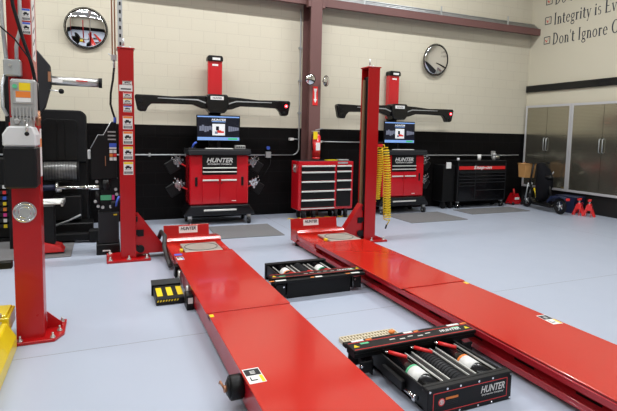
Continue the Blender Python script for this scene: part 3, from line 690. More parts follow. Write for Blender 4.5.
def clamp(label, loc, rz, s_, group):
    t = thing('wheel_clamp', label, 'wheel clamp', loc, rz, group)
    b = MB(); b.M = Matrix.Rotation(.6 * s_, 4, 'Y') ; b.box(-.11, .09, -.02, .02, -.11, .09) ; b.M = Matrix.Translation((s_ * .09, 0, -.05)) @ b.M
    b = MB(); b.M = Matrix.Translation((s_ * .10, 0, -.06)) @ Matrix.Rotation(.55 * s_, 4, 'Y'); b.box(-.10, .10, -.02, .02, -.10, .10); b.build('target_panel', BLACK, t, bevel=.012)
    b = MB()
    for k, (dx, dz) in enumerate(((.0, .07), (.07, .03), (.02, -.05), (-.05, .05), (.05, .09), (-.02, .0))):
        b.cyl((s_ * dx, -.05, dz), (s_ * dx, -.10, dz), .018, seg=10); b.tube([(s_ * dx, -.06, dz), (s_ * (dx + .05), -.09, dz + .04), (s_ * (dx + .04), -.10, dz + .06)], .006, 6)
    b.cyl((s_ * .03, -.02, .02), (s_ * .03, -.06, .02), .06, seg=18); b.build('chrome_claws', CHROME, t)
    MB().cyl((s_ * -.0, -.075, .0), (s_ * -.105, -.05, -.055), .013, seg=10).build('clamp_handle', REDP, t)
    MB().cyl((s_ * .0, .0, -.0), (s_ * -.09, .03, .0), .014, seg=8).build('hanging_peg', DARK, t)
for nm, loc, rz, mx in (('near', (1.755, 7.83, 0), -.03, 0), ('far', (5.415, 7.93, 0), .02, 0)):
    if nm == 'near':
        console('red wheel alignment console with black camera beam, left of the red drawer cabinet', loc, rz)
        monitor('lit monitor on the console left of the maroon column', local(loc, rz, (.02, .22, 1.235)), rz)
        keyboard('light keyboard on the console left of the maroon column', local(loc, rz, (.0, .05, 1.235)), rz)
        sides = ((-.64, 1.02), (-.62, .64), (.58, 1.0), (.60, .64))
        labs = ('wheel clamp hung upper left on the nearer red aligner', 'wheel clamp hung lower left on the nearer red aligner', 'wheel clamp hung upper right on the nearer red aligner', 'wheel clamp hung lower right on the nearer red aligner')
    else:
        console('red wheel alignment console with black camera beam, right of the yellow coiled hose', loc, rz)
        monitor('lit monitor on the console right of the yellow coiled hose', local(loc, rz, (.02, .22, 1.235)), rz)
        keyboard('light keyboard on the console right of the yellow coiled hose', local(loc, rz, (.0, .05, 1.235)), rz)
        sides = ((.60, 1.0), (.60, .62))
        labs = ('wheel clamp hung upper right on the far red aligner', 'wheel clamp hung lower right on the far red aligner')
    for (sx, sz), lb in zip(sides, labs):
        clamp(lb, local(loc, rz, (sx, .25 if sx > 0 else .15, sz)), rz, 1 if sx > 0 else -1, 'wheel clamps hung on the aligners')
# small bits on the near counter
L1 = ((1.755, 7.83, 0), -.03)
t = thing('barcode_scanner', 'small grey gadget with a blue end on the near console counter, left of the monitor', 'scanner', local(*L1, (-.43, .12, 1.236)), -.05)
B(-.06, .06, -.03, .03, 0, .025).build('cradle', DARK, t, bevel=.006)
MB().tube([(.0, 0, .025), (.03, 0, .09), (.07, -.01, .12)], .016).build('handle', BLUE, t)
t = thing('desk_printer', 'small grey device with knobs on the near console counter, right of the monitor', 'device', local(*L1, (.40, .30, 1.236)), -.05)
B(-.09, .09, -.05, .05, 0, .07).build('case', GREY, t, bevel=.008)
b = MB(); [b.cyl((-.06 + .04 * k, -.05, .04), (-.06 + .04 * k, -.065, .04), .012) for k in range(4)]; b.build('knobs', DARK, t)

# ---------------------------------------------------------------- red drawer cabinet
t = thing('tool_cabinet', 'red tool cabinet with black drawers and silver pulls beside the maroon column', 'tool cabinet', (3.70, 7.85, 0))
x0, x1, y0, y1 = 3.14, 4.225, 7.80, 8.14
T = dict(parent=t, world=True)
y1 = 8.15
B(x0, x1, y0 + .01, y1, .17, 1.04).build('body', CABRED, world=True, parent=t, bevel=.008)
def pull(x0, x1, z, parent): return B(x0, x1, y0 - .03, y0 - .008, z - .022, z + .004).build('drawer_pull', HANDLE, parent, world=True, bevel=.003)
def drawer(xa, xb, za, zb):
    d = B(xa, xb, y0 - .008, y0 + .012, za + .006, zb - .006).build('drawer', BLACK, t, world=True, bevel=.003)
    pull(xa, xb, zb - .008, d)
zl = [.975, .865, .695, .525, .365, .215]
for a_, c_ in zip(zl, zl[1:]): drawer(x0 + .055, x0 + .70, c_, a_)
zr = [.975, .875, .71, .54, .215]
for a_, c_ in zip(zr, zr[1:]): drawer(x0 + .745, x1 - .05, c_, a_)
B(x0 + .055, x0 + .70, y0 - .02, y0 + .01, .192, .206).build('lower_trim', HANDLE, world=True, parent=t)
b = B(x0 + .02, x1 - .02, y0 + .03, y1 - .02, 1.04, 1.048); b.build('top_liner', DARK, world=True, parent=t)
b = MB(); b.box(x0 - .012, x0, 7.93, 8.04, .84, .98, mi=0).tube([(x0 - .012, 7.94, .96), (x0 - .045, 7.96, .90), (x0 - .012, 7.94, .86)], .01, 8, 0); b.build('side_handle', SILVER, world=True, parent=t)
B(x1 - .32, x1 - .12, y0 + .002, y0 + .012, 1.0, 1.03).build('brand_badge', GALV, world=True, parent=t)
for cx in (x0 + .12, x0 + .32, x1 - .32, x1 - .12):
    for cy in (y0 + .06, y1 - .06):
        c = MB().cyl((cx - .02, cy, .055), (cx + .02, cy, .055), .055, seg=18).build('caster', RUBBER, world=True, parent=t)
        B(cx - .03, cx + .03, cy - .03, cy + .03, .10, .17).build('caster_fork', DARK, world=True, parent=c)
b = MB(); b.M = Matrix.Translation((3.85, 7.98, 1.0485)) @ Matrix.Rotation(.2, 4, 'Z'); b.box(-.11, .11, -.06, .06, 0, .012)
tag(b.build('notepad', YEL), 'yellow pad lying on the red tool cabinet', 'notepad')
b = MB(); b.M = Matrix.Translation((4.08, 7.97, 1.0485)) @ Matrix.Rotation(-.1, 4, 'Z'); b.box(-.10, .10, -.06, .06, 0, .02)
tag(b.build('parts_box', GREY, bevel=.003), 'flat grey box on the right of the red tool cabinet top', 'box')
p = [(3.0 + .02 * i, 7.93 + .05 * math.sin(i * .7), .009) for i in range(0, 75)]
tag(MB().tube(p, .008, 6).build('air_hose', YEL), 'yellow hose lying on the floor under the red tool cabinet', 'hose')
tag(MB().tube([(3.28, 6.9, .009), (3.6, 6.86, .009), (3.9, 6.9, .009), (4.2, 7.0, .009)], .010, 6).build('floor_hose', YEL), 'yellow hose lying on the floor behind the plain lift post', 'hose')

# ---------------------------------------------------------------- black roll cabinet
t = thing('roll_cabinet', 'black roll cabinet with a red brand band by the scooter corner', 'tool cabinet', (7.55, 8.1, 0))
x0, x1, y0, y1 = 6.89, 8.22, 8.10, 8.46
B(x0, x1, y0 + .01, y1, .15, .99).build('body', BLACK, t, world=True, bevel=.008)
B(x0 - .01, x1 + .01, y0 - .01, y1 + .01, .99, 1.025).build('top', BLACK, t, world=True, bevel=.008)
bd = B(x0 + .03, x1 - .03, y0 - .002, y0 + .01, .835, .905).build('brand_band', REDP, t, world=True)
b = MB(); b.text('Snap-on', ((x0 + x1) / 2, y0 - .002, .87), X, Z, .50, .095, shear=.2, off=.03, lift=.002); b.build('brand_lettering', WHITE, bd, world=True)
def bdr(xa, xb, za, zb):
    d = B(xa, xb, y0 - .008, y0 + .012, za + .004, zb - .004).build('drawer', BLACKG, t, world=True, bevel=.003)
    B(xa, xb, y0 - .018, y0 - .008, zb - .022, zb - .006).build('drawer_trim', GALV if 0 else DARK, d, world=True)
xm = x0 + .47
zz = [.78, .71, .64, .57, .50]
B(x0 + .02, x1 - .02, y0 - .012, y0, .79, .802).build('lock_bar', DARK, t, world=True)
for a_, c_ in zip(zz, zz[1:]): bdr(x0 + .03, xm - .01, c_, a_)
bdr(x0 + .03, xm - .01, .17, .50)
zz = [.78, .71, .64, .57, .40, .17]
for a_, c_ in zip(zz, zz[1:]): bdr(xm + .02, x1 - .03, c_, a_)
for xx in (x0, xm, x1 - .012): B(xx, xx + .012, y0 - .006, y0 + .01, .16, .98).build('edge_trim', DARK, t, world=True)
for cx in (x0 + .06, x1 - .06):
    for cy in (y0 + .05, y1 - .06):
        c = MB().cyl((cx - .02, cy, .06), (cx + .02, cy, .06), .06, seg=20).build('caster', RUBBER, t, world=True)
        MB().cyl((cx - .022, cy, .06), (cx + .022, cy, .06), .035, seg=16).build('caster_hub', CHROME, c, world=True)
        B(cx - .03, cx + .03, cy - .02, cy + .03, .12, .15).build('caster_plate', GALV, c, world=True)
t = thing('side_locker', 'plain black side locker left of the branded roll cabinet', 'locker', (6.7, 8.3, 0))
B(6.56, 6.86, 8.16, 8.50, .15, .93).build('body', BLACK, t, world=True, bevel=.008)
for cx in (6.62, 6.80): MB().cyl((cx - .02, 8.22, .075), (cx + .02, 8.22, .075), .075, seg=18).build('caster', RUBBER, t, world=True)
b = B(6.62, 6.74, 8.145, 8.159, .86, .99); tag(b.build('paper_note', WHITE), 'white paper note stuck up on the plain black side locker', 'note')
tag(MB().cyl((6.92, 8.15, 1.026), (6.92, 8.15, 1.08), .03, seg=16).build('tape_roll', MILKY), 'small white roll at the left end of the black roll cabinet', 'roll')
b = MB(); b.cyl((7.58, 8.25, 1.026), (7.58, 8.25, 1.15), .033, .043, 20); c = tag(b.build('paper_cup', WHITE), 'white cup standing on the black roll cabinet', 'cup')
b = MB(); b.cyl((8.0, 8.25, 1.026), (8.0, 8.25, 1.14), .035, seg=16); b.ell((8.0, 8.25, 1.15), (.05, .05, .04)); tag(b.build('spray_can', GREY), 'grey capped can at the right end of the black roll cabinet', 'can')
t = thing('torque_tool', 'silver and blue air tool lying on the right of the black roll cabinet', 'air tool', (8.13, 8.3, 1.026))
MB().cyl((8.04, 8.33, 1.085), (8.2, 8.33, 1.085), .045, seg=16).build('barrel', SILVER, t, world=True)
B(8.08, 8.12, 8.31, 8.35, 1.026, 1.06).build('grip', BLUE, t, world=True, bevel=.004)

# ---------------------------------------------------------------- right wall cabinets and lettering
def wall_cab(label, ya, yb, group=None):           # ya far, yb near
    t = thing('wall_cabinet', label, 'cabinet', (RX - .03, (ya + yb) / 2, .40), 0)
    fx = 9.145
    b = MB(); b.box(fx + .012, RX, yb, ya, .40, 2.28); b.build('carcass', BLACK, t, world=True)
    ym = (ya + yb) / 2
    for s_, (a_, c_) in ((1, (ym + .004, ya - .045)), (-1, (yb + .045, ym - .004))):
        d = B(fx - .002, fx + .012, a_, c_, .45, 2.23).build('door', PANEL, t, world=True)
        hy_ = ym + s_ * .035
        b = MB(); b.tube([(fx - .002, hy_, 1.26), (fx - .035, hy_, 1.27), (fx - .035, hy_, 1.53), (fx - .002, hy_, 1.54)], .009, 8)
        b.build('door_handle', GALV, d, world=True)
    b = MB(); b.box(fx - .012, fx + .012, yb, yb + .045, .40, 2.28).box(fx - .012, fx + .012, ya - .045, ya, .40, 2.28).box(fx - .012, fx + .012, yb + .045, ya - .045, .40, .45).box(fx - .012, fx + .012, yb + .045, ya - .045, 2.23, 2.28)
    b.build('frame', ALUF, t, world=True, bevel=.002)
wall_cab('ribbed bronze wall cabinet in the corner, behind the scooter', 8.50, 7.305)
wall_cab('ribbed bronze wall cabinet at the right edge, above the jack stands', 7.295, 5.85)

class Glyph:
    def __init__(s, mb, o, u, w, sc): s.mb, s.o, s.u, s.w, s.sc = mb, Vector(o), Vector(u), Vector(w), sc; s.n = s.u.cross(s.w); s.x = 0
    def P(s, x, y, k=0): return s.o + s.u * (s.x + x) * s.sc * .80 + s.w * y * s.sc + s.n * k
    def q(s, pts):
        A = [s.mb._v(s.P(x, y, .0005)) for x, y in pts]; Bv = [s.mb._v(s.P(x, y, .003)) for x, y in pts]; n = len(pts)
        s.mb._f(A[::-1], 0); s.mb._f(Bv, 0)
        for i in range(n): s.mb._f([A[i], A[(i + 1) % n], Bv[(i + 1) % n], Bv[i]], 0)
    def v(s, x, y0, y1, bot=1, top=1, t=.135):
        s.q([(x - t / 2, y0), (x + t / 2, y0), (x + t / 2, y1), (x - t / 2, y1)])
        if bot: s.q([(x - .12, y0), (x + .12, y0), (x + .12, y0 + .03), (x - .12, y0 + .03)])
        if top == 1: s.q([(x - .12, y1 - .03), (x + .06, y1 - .03), (x + .06, y1), (x - .12, y1)])
        if top == 2: s.q([(x - .12, y1 - .03), (x + .12, y1 - .03), (x + .12, y1), (x - .12, y1)])
    def h(s, x0, x1, y, t=.055): s.q([(x0, y - t / 2), (x1, y - t / 2), (x1, y + t / 2), (x0, y + t / 2)])
    def e(s, cx, cy, rx, ry, a0, a1, tx=.135, ty=.06):
        n = max(6, int(abs(a1 - a0) / 18)); pr = None
        for i in range(n + 1):
            a = math.radians(a0 + (a1 - a0) * i / n); c, d = math.cos(a), math.sin(a)
            o_ = (cx + rx * c, cy + ry * d); i_ = (cx + (rx - tx) * c, cy + (ry - ty) * d)
            if pr: s.q([pr[0], o_, i_, pr[1]])
            pr = (o_, i_)
    def d(s, x0, y0, x1, y1, t): s.q([(x0 - t / 2, y0), (x0 + t / 2, y0), (x1 + t / 2, y1), (x1 - t / 2, y1)])
    def ch(s, c):
        ad = {' ': .28, "'": .18}.get(c)
        if c == 'D': s.v(.14, 0, 1, 1, 2); s.e(.20, .5, .46, .5, -90, 90); ad = .78
        elif c == 'O': s.e(.40, .5, .37, .52, 0, 360); ad = .86
        elif c == 'o': s.e(.27, .31, .25, .33, 0, 360, .10); ad = .58
        elif c == 'e': s.e(.26, .31, .23, .33, 5, 320, .10); s.h(.08, .46, .36, .035); ad = .52
        elif c == 'n' or c == 'h':
            s.v(.14, 0, .62 if c == 'n' else 1.02); s.e(.29, .36, .20, .27, 0, 160, .10, .06); s.v(.435, 0, .36, 1, 0); ad = .60
        elif c == 'I': s.v(.17, 0, 1, 1, 2, .13); ad = .38
        elif c == 'E':
            s.v(.14, 0, 1, 1, 2); s.h(.14, .55, .98); s.h(.14, .58, .02); s.h(.14, .42, .51); s.h(.52, .55, .92, .14); s.h(.55, .58, .09, .14); ad = .64
        elif c == 't': s.v(.16, .06, .82, 0, 0); s.h(.03, .36, .60); s.e(.27, .12, .165, .14, 180, 320, .10); ad = .40
        elif c == 'g': s.e(.24, .41, .20, .22, 0, 360, .09); s.e(.25, -.13, .22, .16, 0, 360, .07); s.d(.12, .05, .16, .20, .07); s.h(.14, .38, .04, .08); s.h(.34, .48, .59, .06); ad = .52
        elif c == 'r': s.v(.14, 0, .62); s.e(.28, .42, .18, .20, 40, 160, .09, .07); ad = .44
        elif c == 'i': s.v(.14, 0, .62); s.e(.14, .82, .065, .075, 0, 360, .06, .07); ad = .30
        elif c == 's': s.e(.21, .47, .17, .17, 40, 270, .08, .05); s.e(.21, .17, .18, .19, -140, 90, .08, .05); ad = .42
        elif c == 'y': s.d(.26, 0, .08, .62, .11); s.d(.17, -.28, .44, .62, .04); s.h(.0, .19, .605); s.h(.36, .50, .605); s.h(.08, .20, -.26, .07); ad = .50
        elif c == 'v': s.d(.26, 0, .08, .62, .11); s.d(.25, 0, .44, .62, .04); s.h(.0, .19, .605); s.h(.36, .50, .605); ad = .50
        elif c == "'": s.d(.06, .72, .09, 1.0, .07)
        s.x += ad + .035
def lettering(label, txt, z, cap, y0, yb, width=None):
    t = thing('wall_lettering', label, 'wall lettering', (RX, y0, z))
    xx_ = 0
    for c in txt:
        b = MB(); g = Glyph(b, (RX, y0, z), (0, -1, 0), (0, 0, 1), cap); g.x = xx_; g.ch(c); xx_ = g.x
        if len(b.bm.verts): b.build('letter', TXT, t, world=True)
        else: b.bm.free()
    s_ = .075; zc = z + .12
    b = MB()
    for dy in (-s_, s_): b.box(RX - .003, RX, yb + dy - .008, yb + dy + .008, zc - s_, zc + s_)
    for dz in (-s_, s_): b.box(RX - .003, RX, yb - s_, yb + s_, zc + dz - .008, zc + dz + .008)
    b.build('check_box', TXT, t, world=True)
    b = MB(); b.prism([(yb + .05, zc + .01), (yb + .01, zc - .05), (yb - .05, zc + .06), (yb - .045, zc + .035), (yb + .005, zc - .02), (yb + .03, zc + .02)], 'yz', RX - .003, RX)
    b.build('check_mark', REDTXT, t, world=True)
lettering("black serif words Don't Ignore with a ticked box on the right wall", "Don't Ignore O", 3.60, .255, 7.94, 8.09)
lettering('black serif words Integrity is with a ticked box on the right wall', 'Integrity is Ev', 4.03, .255, 7.94, 8.09)
lettering('black serif words of the topmost ticked line on the right wall', 'Do th', 4.46, .255, 7.94, 8.09)

# ---------------------------------------------------------------- floor mats
def fmat(label, x0, x1, y0, y1, rz=0):
    b = MB(); cx, cy = (x0 + x1) / 2, (y0 + y1) / 2
    b.M = Matrix.Translation((cx, cy, 0)) @ Matrix.Rotation(rz, 4, 'Z'); b.box(-(x1 - x0) / 2, (x1 - x0) / 2, -(y1 - y0) / 2, (y1 - y0) / 2, .0005, .012)
    tag(b.build('floor_mat', MATM, bevel=.004), label, 'floor mat')
fmat('grey rubber mat in front of the nearer aligner', 1.50, 2.50, 6.70, 7.62, -.03)
fmat('grey rubber mat in front of the far aligner', 4.95, 6.20, 6.95, 7.86)
fmat('grey rubber mat in front of the black roll cabinet', 6.70, 8.25, 7.40, 7.98)
fmat('grey mat on the floor behind the foreground lift column', -2.2, -.38, 6.31, 7.38)

# ---------------------------------------------------------------- scooter corner
A = Vector((8.50, 6.90, 0)); F = Vector((8.70, 7.92, 0)); ang = math.atan2(F.y - A.y, F.x - A.x); Ln = (F - A).length
t = thing('electric_scooter', 'black electric scooter with basket parked by the wall cabinets', 'scooter', tuple((A + F) / 2), ang)
h_ = Ln / 2
def wheel(x):
    b = MB(); b.ring((x, 0, .165), Y, .13, .035, 28, 8); w_ = b.build('wheel', RUBBER, t)
    b = MB(); b.cyl((x, -.03, .16), (x, .03, .16), .03, seg=12)
    for k in range(5):
        a = 2 * PI * k / 5; b.tube([(x, 0, .16), (x + .11 * math.cos(a), 0, .16 + .11 * math.sin(a))], .010, 6)
    b.ring((x, 0, .16), Y, .105, .008, 24, 6); b.build('rim', GALV, w_)
wheel(-h_); wheel(h_)
b = MB(); b.prism([(-.30, .10), (.22, .10), (.34, .22), (.32, .25), (.20, .16), (-.28, .16)], 'xz', -.08, .08); b.build('deck', BLACK, t, bevel=.01)
b = MB(); b.tube([(.33, 0, .22), (.40, 0, .45), (.44, 0, .60), (.36, 0, .98)], .022, 10); b.build('steering_stem', BLACK, t)
b = MB()
for s_ in (-1, 1): b.tube([(.44, s_ * .045, .55), (h_, s_ * .045, .16)], .014, 8)
b.build('fork', GALV, t)
b = MB(); b.tube([(.24, -.04, .18), (.30, -.05, .32), (.36, -.045, .44)], .018, 8); b.build('yellow_cable_cover', YEL, t)
b = MB(); b.tube([(.30, -.26, 1.0), (.36, -.12, .99), (.36, 0, .98), (.36, .12, .99), (.30, .26, 1.0)], .013, 8); hb = b.build('handlebar', BLACK, t)
for s_ in (-1, 1): MB().tube([(.30, s_ * .26, 1.0), (.26, s_ * .32, 1.0)], .017, 8).build('grip', COPPER if s_ > 0 else RUBBER, hb)
b = MB(); b.prism([(-h_ - .2, .33), (-h_ - .05, .37), (-h_ + .22, .35), (-.20, .24), (-.20, .19), (-h_ + .16, .31), (-h_ - .02, .345)], 'xz', -.07, .07); b.build('rear_fender', BLUEBIN, t, bevel=.01)
B(-h_ - .215, -h_ - .19, -.04, .04, .30, .35).build('tail_light', REDP, t, bevel=.005)
b = MB(); b.tube([(-.05, -.08, .11), (-.12, -.20, .005)], .009, 6); b.build('kickstand', GALV, t)
b = MB(); b.tube([(-.28, 0, .16), (-.20, 0, .45), (-.14, 0, .70)], .018, 8); b.build('seat_post', BLACK, t)
b = MB(); b.ell((-.12, 0, .72), (.13, .08, .05)); b.build('saddle', BLACK, t)
# wicker basket on the bars
t2 = thing('wicker_basket', 'tan wicker basket hung on the front of the electric scooter', 'basket', tuple(TM[t.name] @ Vector((.53, .04, .66))), ang)
b = MB(); ww = [(-.12, -.14), (.12, -.14), (.12, .14), (-.12, .14)]
bot = [(-.10, -.12), (.10, -.12), (.10, .12), (-.10, .12)]
o_, i_ = .0, .012
def shell(b, lo, hi, z0, z1, th):
    n = 4
    lo_i = [(x * (1 - th), y * (1 - th)) for x, y in lo]; hi_i = [(x * (1 - th), y * (1 - th)) for x, y in hi]
    A_ = [b._v((x, y, z0)) for x, y in lo]; B_ = [b._v((x, y, z1)) for x, y in hi]; C_ = [b._v((x, y, z1)) for x, y in hi_i]; D_ = [b._v((x, y, z0 + .015)) for x, y in lo_i]
    for i in range(n):
        j = (i + 1) % n; b._f([A_[i], A_[j], B_[j], B_[i]], 0); b._f([B_[i], B_[j], C_[j], C_[i]], 0); b._f([C_[i], C_[j], D_[j], D_[i]], 0)
    b._f(A_[::-1], 0); b._f(D_, 0)
shell(b, bot, ww, 0, .30, .1); b.build('basket_body', WICKER, t2)
b = MB(); b.tube([(-.12, -.14, .30), (.12, -.14, .30), (.12, .14, .30), (-.12, .14, .30), (-.12, -.14, .30)], .012, 6); b.build('woven_rim', WICKER, t2)
# draped black cover
t3 = thing('scooter_cover', 'black cloth cover draped upright over the scooter saddle and stem', 'cover', tuple(TM[t.name] @ Vector((.04, -.02, .22))), ang)
b = MB(); rows = []
N_ = 20
for j, (z_, rx, ry, cx) in enumerate(((-.04, .08, .09, .06), (.12, .15, .14, .0), (.32, .20, .15, -.03), (.5, .195, .15, -.02), (.65, .15, .12, .03), (.74, .10, .09, .08), (.79, .05, .05, .11))):
    rows.append([b._v((cx + rx * math.cos(2 * PI * i / N_) * (1 + .08 * math.sin(5 * i + j)), ry * math.sin(2 * PI * i / N_) * (1 + .10 * math.cos(3 * i + j * 2)), z_)) for i in range(N_)])
for A_, B_ in zip(rows, rows[1:]):
    for i in range(N_): b._f([A_[i], A_[(i + 1) % N_], B_[(i + 1) % N_], B_[i]], 0, True)
b._f(rows[0][::-1], 0); b._f(rows[-1], 0); b.build('cloth', CLOTH, t3)
b = MB(); b.slab((-.12, -.11, .58), Vector((.8, -.2, -.5)), Vector((.4, 0, .8)), .12, .03, .002); b.build('white_tag', WHITE, t3)

t = thing('storage_bin', 'dark blue plastic bin on the floor under the wall cabinets', 'bin', (9.0, 7.08, 0))
b = MB(); shell(b, [(-.14, -.20), (.14, -.20), (.14, .20), (-.14, .20)], [(-.16, -.23), (.16, -.23), (.16, .23), (-.16, .23)], 0, .32, .06); b.build('tub', BLUEBIN, t)
B(-.165, .165, -.235, .235, .32, .345).build('lid', BLUEBIN, t, bevel=.006)
def jack_stand(label, x, y, rz):
    t = thing('jack_stand', label, 'jack stand', (x, y, 0), rz, 'red jack stands')
    b = MB()
    for sx in (-1, 1):
        b.prism([(-.12, 0), (-.085, 0), (-.03, .12), (.03, .12), (.085, 0), (.12, 0), (.035, .22), (-.035, .22)], 'yz', sx * .045 - .004, sx * .045 + .004)
    for sx in (-1, 1): b.prism([(-.115, 0), (.115, 0), (.035, .20), (-.035, .20)], 'xz', sx * .10 - .004, sx * .10 + .004) if 0 else None
    for s_ in (-1, 1):
        b.prism([(-.12, 0), (-.09, 0), (-.02, .15), (.02, .15), (.09, 0), (.12, 0), (.04, .22), (-.04, .22)], 'xz', s_ * .045 - .004, s_ * .045 + .004)
    b.cyl((0, 0, .18), (0, 0, .25), .035, seg=14); b.build('stand_frame', REDP, t)
    b = MB(); b.cyl((0, 0, .22), (0, 0, .31), .018, seg=10); c = b.build('ratchet_post', GALV, t)
    b = MB(); b.prism([(-.05, .34), (-.045, .30), (.045, .30), (.05, .34), (.03, .32), (-.03, .32)], 'xz', -.025, .025); b.build('saddle', REDP, c)
    MB().tube([(.03, -.01, .23), (.10, -.02, .25), (.13, -.03, .22)], .007, 6).build('release_lever', REDP, t)
jack_stand('left red jack stand, next to the blue bin', 8.82, 6.72, .3)
jack_stand('right red jack stand, farther from the blue bin', 8.86, 6.53, .5)
t = thing('floor_jack', 'red floor jack standing between the black roll cabinet and scooter', 'jack', (8.72, 8.3, 0), 0)
b = MB()
for s_ in (-1, 1): b.prism([(-.17, .02), (.17, .02), (.12, .10), (.03, .26), (-.04, .26), (-.14, .10)], 'xz', s_ * .08 - .006, s_ * .08 + .006)
b.box(-.15, .14, -.075, .075, .03, .07); b.build('frame', CABRED, t)
for s_ in (-1, 1):
    for xx in (-.13, .13): MB().cyl((xx, s_ * .09, .035), (xx, s_ * .115, .035), .035, seg=14).build('wheel', DARK, t)
B(-.07, .06, -.093, -.087, .12, .17).build('brand_label', WHITE, t)
MB().tube([(0, 0, .2), (0, .03, .36)], .02, 8).build('handle_socket', REDP, t)

# ---------------------------------------------------------------- lift control console by the stickered post
t = thing('lift_console', 'black lift control console standing left of the stickered post', 'control console', (.04, 6.42, 0))
B(-.10, .17, 6.28, 6.56, .0, .13).build('foot_box', BLACK, t, world=True, bevel=.006)
B(-.075, .16, 6.31, 6.55, .13, .52).build('pedestal', DARK, t, world=True, bevel=.01)
b = B(-.03, .05, 6.276, 6.28, .045, .06); b.build('foot_label', WHITE, t, world=True)
b = MB(); b.box(-.06, .16, 6.33, 6.53, .52, .93).cyl((-.07, 6.33, .62), (-.07, 6.33, .78), .03).cyl((.10, 6.30, .58), (.10, 6.30, .66), .03).cyl((.02, 6.32, .80), (.02, 6.32, .92), .05); b.build('hydraulic_block', BLACK, t, world=True)
b = MB(); b.box(-.055, .08, 6.318, 6.33, .67, .73, mi=0).box(.085, .115, 6.318, 6.33, .67, .73, mi=1); b.build('green_label', [GREEN, PINK], t, world=True)
b = MB()
for px_, pz_ in ((-.10, .66), (-.07, .60), (-.02, .585), (.07, .59), (.13, .80), (.14, .74), (-.08, .90)): b.cyl((px_, 6.33, pz_), (px_, 6.29, pz_), .018, seg=10)
b.build('fittings', SILVER, t, world=True)
MB().tube([(.165, 6.27, .72), (.14, 6.25, .66), (.13, 6.26, .60)], .012, 8).build('blue_line', BLUE, t, world=True)
B(.10, .14, 6.305, 6.31, .48, .495).build('yellow_label', YEL, t, world=True)
pr = [(-.14, .93), (-.14, 1.30), (-.055, 1.46), (.005, 1.46), (.09, 1.62), (.15, 1.63), (.15, .93)]
b = MB(); b.prism(pr, 'xz', 6.28, 6.56); cb_ = b.build('upper_cabinet', BLACK, t, world=True, bevel=.008)
b = MB(); b.tube([(-.142, 6.277, 1.30), (-.057, 6.277, 1.463), (.003, 6.277, 1.463), (.088, 6.277, 1.622)], .004, 6); b.build('edge_trim', GALV, cb_, world=True)
b = MB(); b.box(-.175, -.141, 6.35, 6.43, 1.17, 1.28); b.build('side_switch', MILKY, cb_, world=True, bevel=.004)
b = MB(); s = lambda x, z, w, h, mi: b.slab((x, 6.2795, z), X, Z, w, h, .001, mi)
s(.105, 1.34, .08, .05, 1); s(.105, 1.305, .08, .02, 0)
for i in range(2):
    for j in range(3): s(.085 + .042 * i, 1.265 - .045 * j, .036, .038, (0, 2, 0, 0, 3, 0)[i * 3 + j] if 1 else 0)
for k in range(3): s(.095, 1.50 - .045 * k, .09, .016, 4)
s(.02, 1.15, .008, .12, 5)
b.build('label_cluster', [WHITE, BLUE, ORANGE, REDP, GREY, COPPER], cb_, world=True)

# ---------------------------------------------------------------- wheel balancer
t = thing('wheel_balancer', 'black wheel balancer with a tall dark hood behind the foreground lift column', 'wheel balancer', (-.55, 7.7, 0))
b = MB()
def rr(x0, x1, z0, z1, r, n=5):
    p = [(x0, z0), (x1, z0)]
    p += [(x1 - r + r * math.cos(a), z1 - r + r * math.sin(a)) for a in [PI / 2 * k / n for k in range(n + 1)]]
    p += [(x0 + r + r * math.cos(a), z1 - r + r * math.sin(a)) for a in [PI / 2 + PI / 2 * k / n for k in range(n + 1)]]
    return p
b.prism(rr(-.86, -.225, 1.05, 1.79, .09), 'xz', 7.62, 8.1); hd = b.build('wheel_hood', RUBBER, t, world=True, bevel=.02, seg=2)
b = MB(); b.prism(rr(-.76, -.34, 1.08, 1.66, .05), 'xz', 7.60, 7.62); b.box(-.60, -.59, 7.592, 7.60, 1.10, 1.64).box(-.50, -.49, 7.592, 7.60, 1.10, 1.64); b.build('hood_panel', BLACK, hd, world=True, bevel=.006)
B(-.92, -.22, 7.70, 8.3, .10, 1.05).build('cabinet', BLACK, t, world=True, bevel=.01)
B(-.85, -.15, 7.35, 7.70, .05, .22).build('front_foot', BLACK, t, world=True, bevel=.01)
MB().cyl((-.76, 7.50, .94), (-.34, 7.50, .94), .13, seg=32).build('drum', DRUM, t, world=True, bevel=.01)
b = MB(); b.box(-.70, -.40, 7.5, 7.72, .78, .86); b.cyl((-.80, 7.5, .94), (-.78, 7.5, .94), .145, seg=32).cyl((-.34, 7.5, .94), (-.32, 7.5, .94), .135, seg=32); b.build('drum_guard', BLACK, t, world=True)
b = MB(); b.cyl((-.93, 7.3, .73), (-.58, 7.3, .73), .04, seg=18); b.build('shaft_sleeve', BLUEBIN, t, world=True)
b = MB(); b.cyl((-.58, 7.3, .73), (-.10, 7.3, .72), .024, seg=16).cyl((-.30, 7.3, .722), (-.05, 7.3, .72), .033, seg=16).cyl((-.60, 7.3, .73), (-.57, 7.3, .73), .075, seg=20).box(-.60, -.53, 7.28, 7.70, .67, .71); b.build('chrome_shaft', CHROME, t, world=True)
b = MB(); b.box(-.66, -.30, 7.45, 7.69, .24, .60); b.build('lower_shroud', BLACK, t, world=True, bevel=.02)
b = MB(); b.tube([(-.75, 7.32, .16), (-.45, 7.25, .28), (-.30, 7.22, .36)], .014, 8); b.build('foot_lever', GALV, t, world=True)
b = MB(); b.box(-.68, -.12, 7.06, 7.16, .03, .13).box(-.20, -.08, 7.02, 7.2, .02, .17).box(-.60, -.35, 7.16, 7.35, .04, .10); b.build('pedal_unit', RUBBER, t, world=True, bevel=.012)
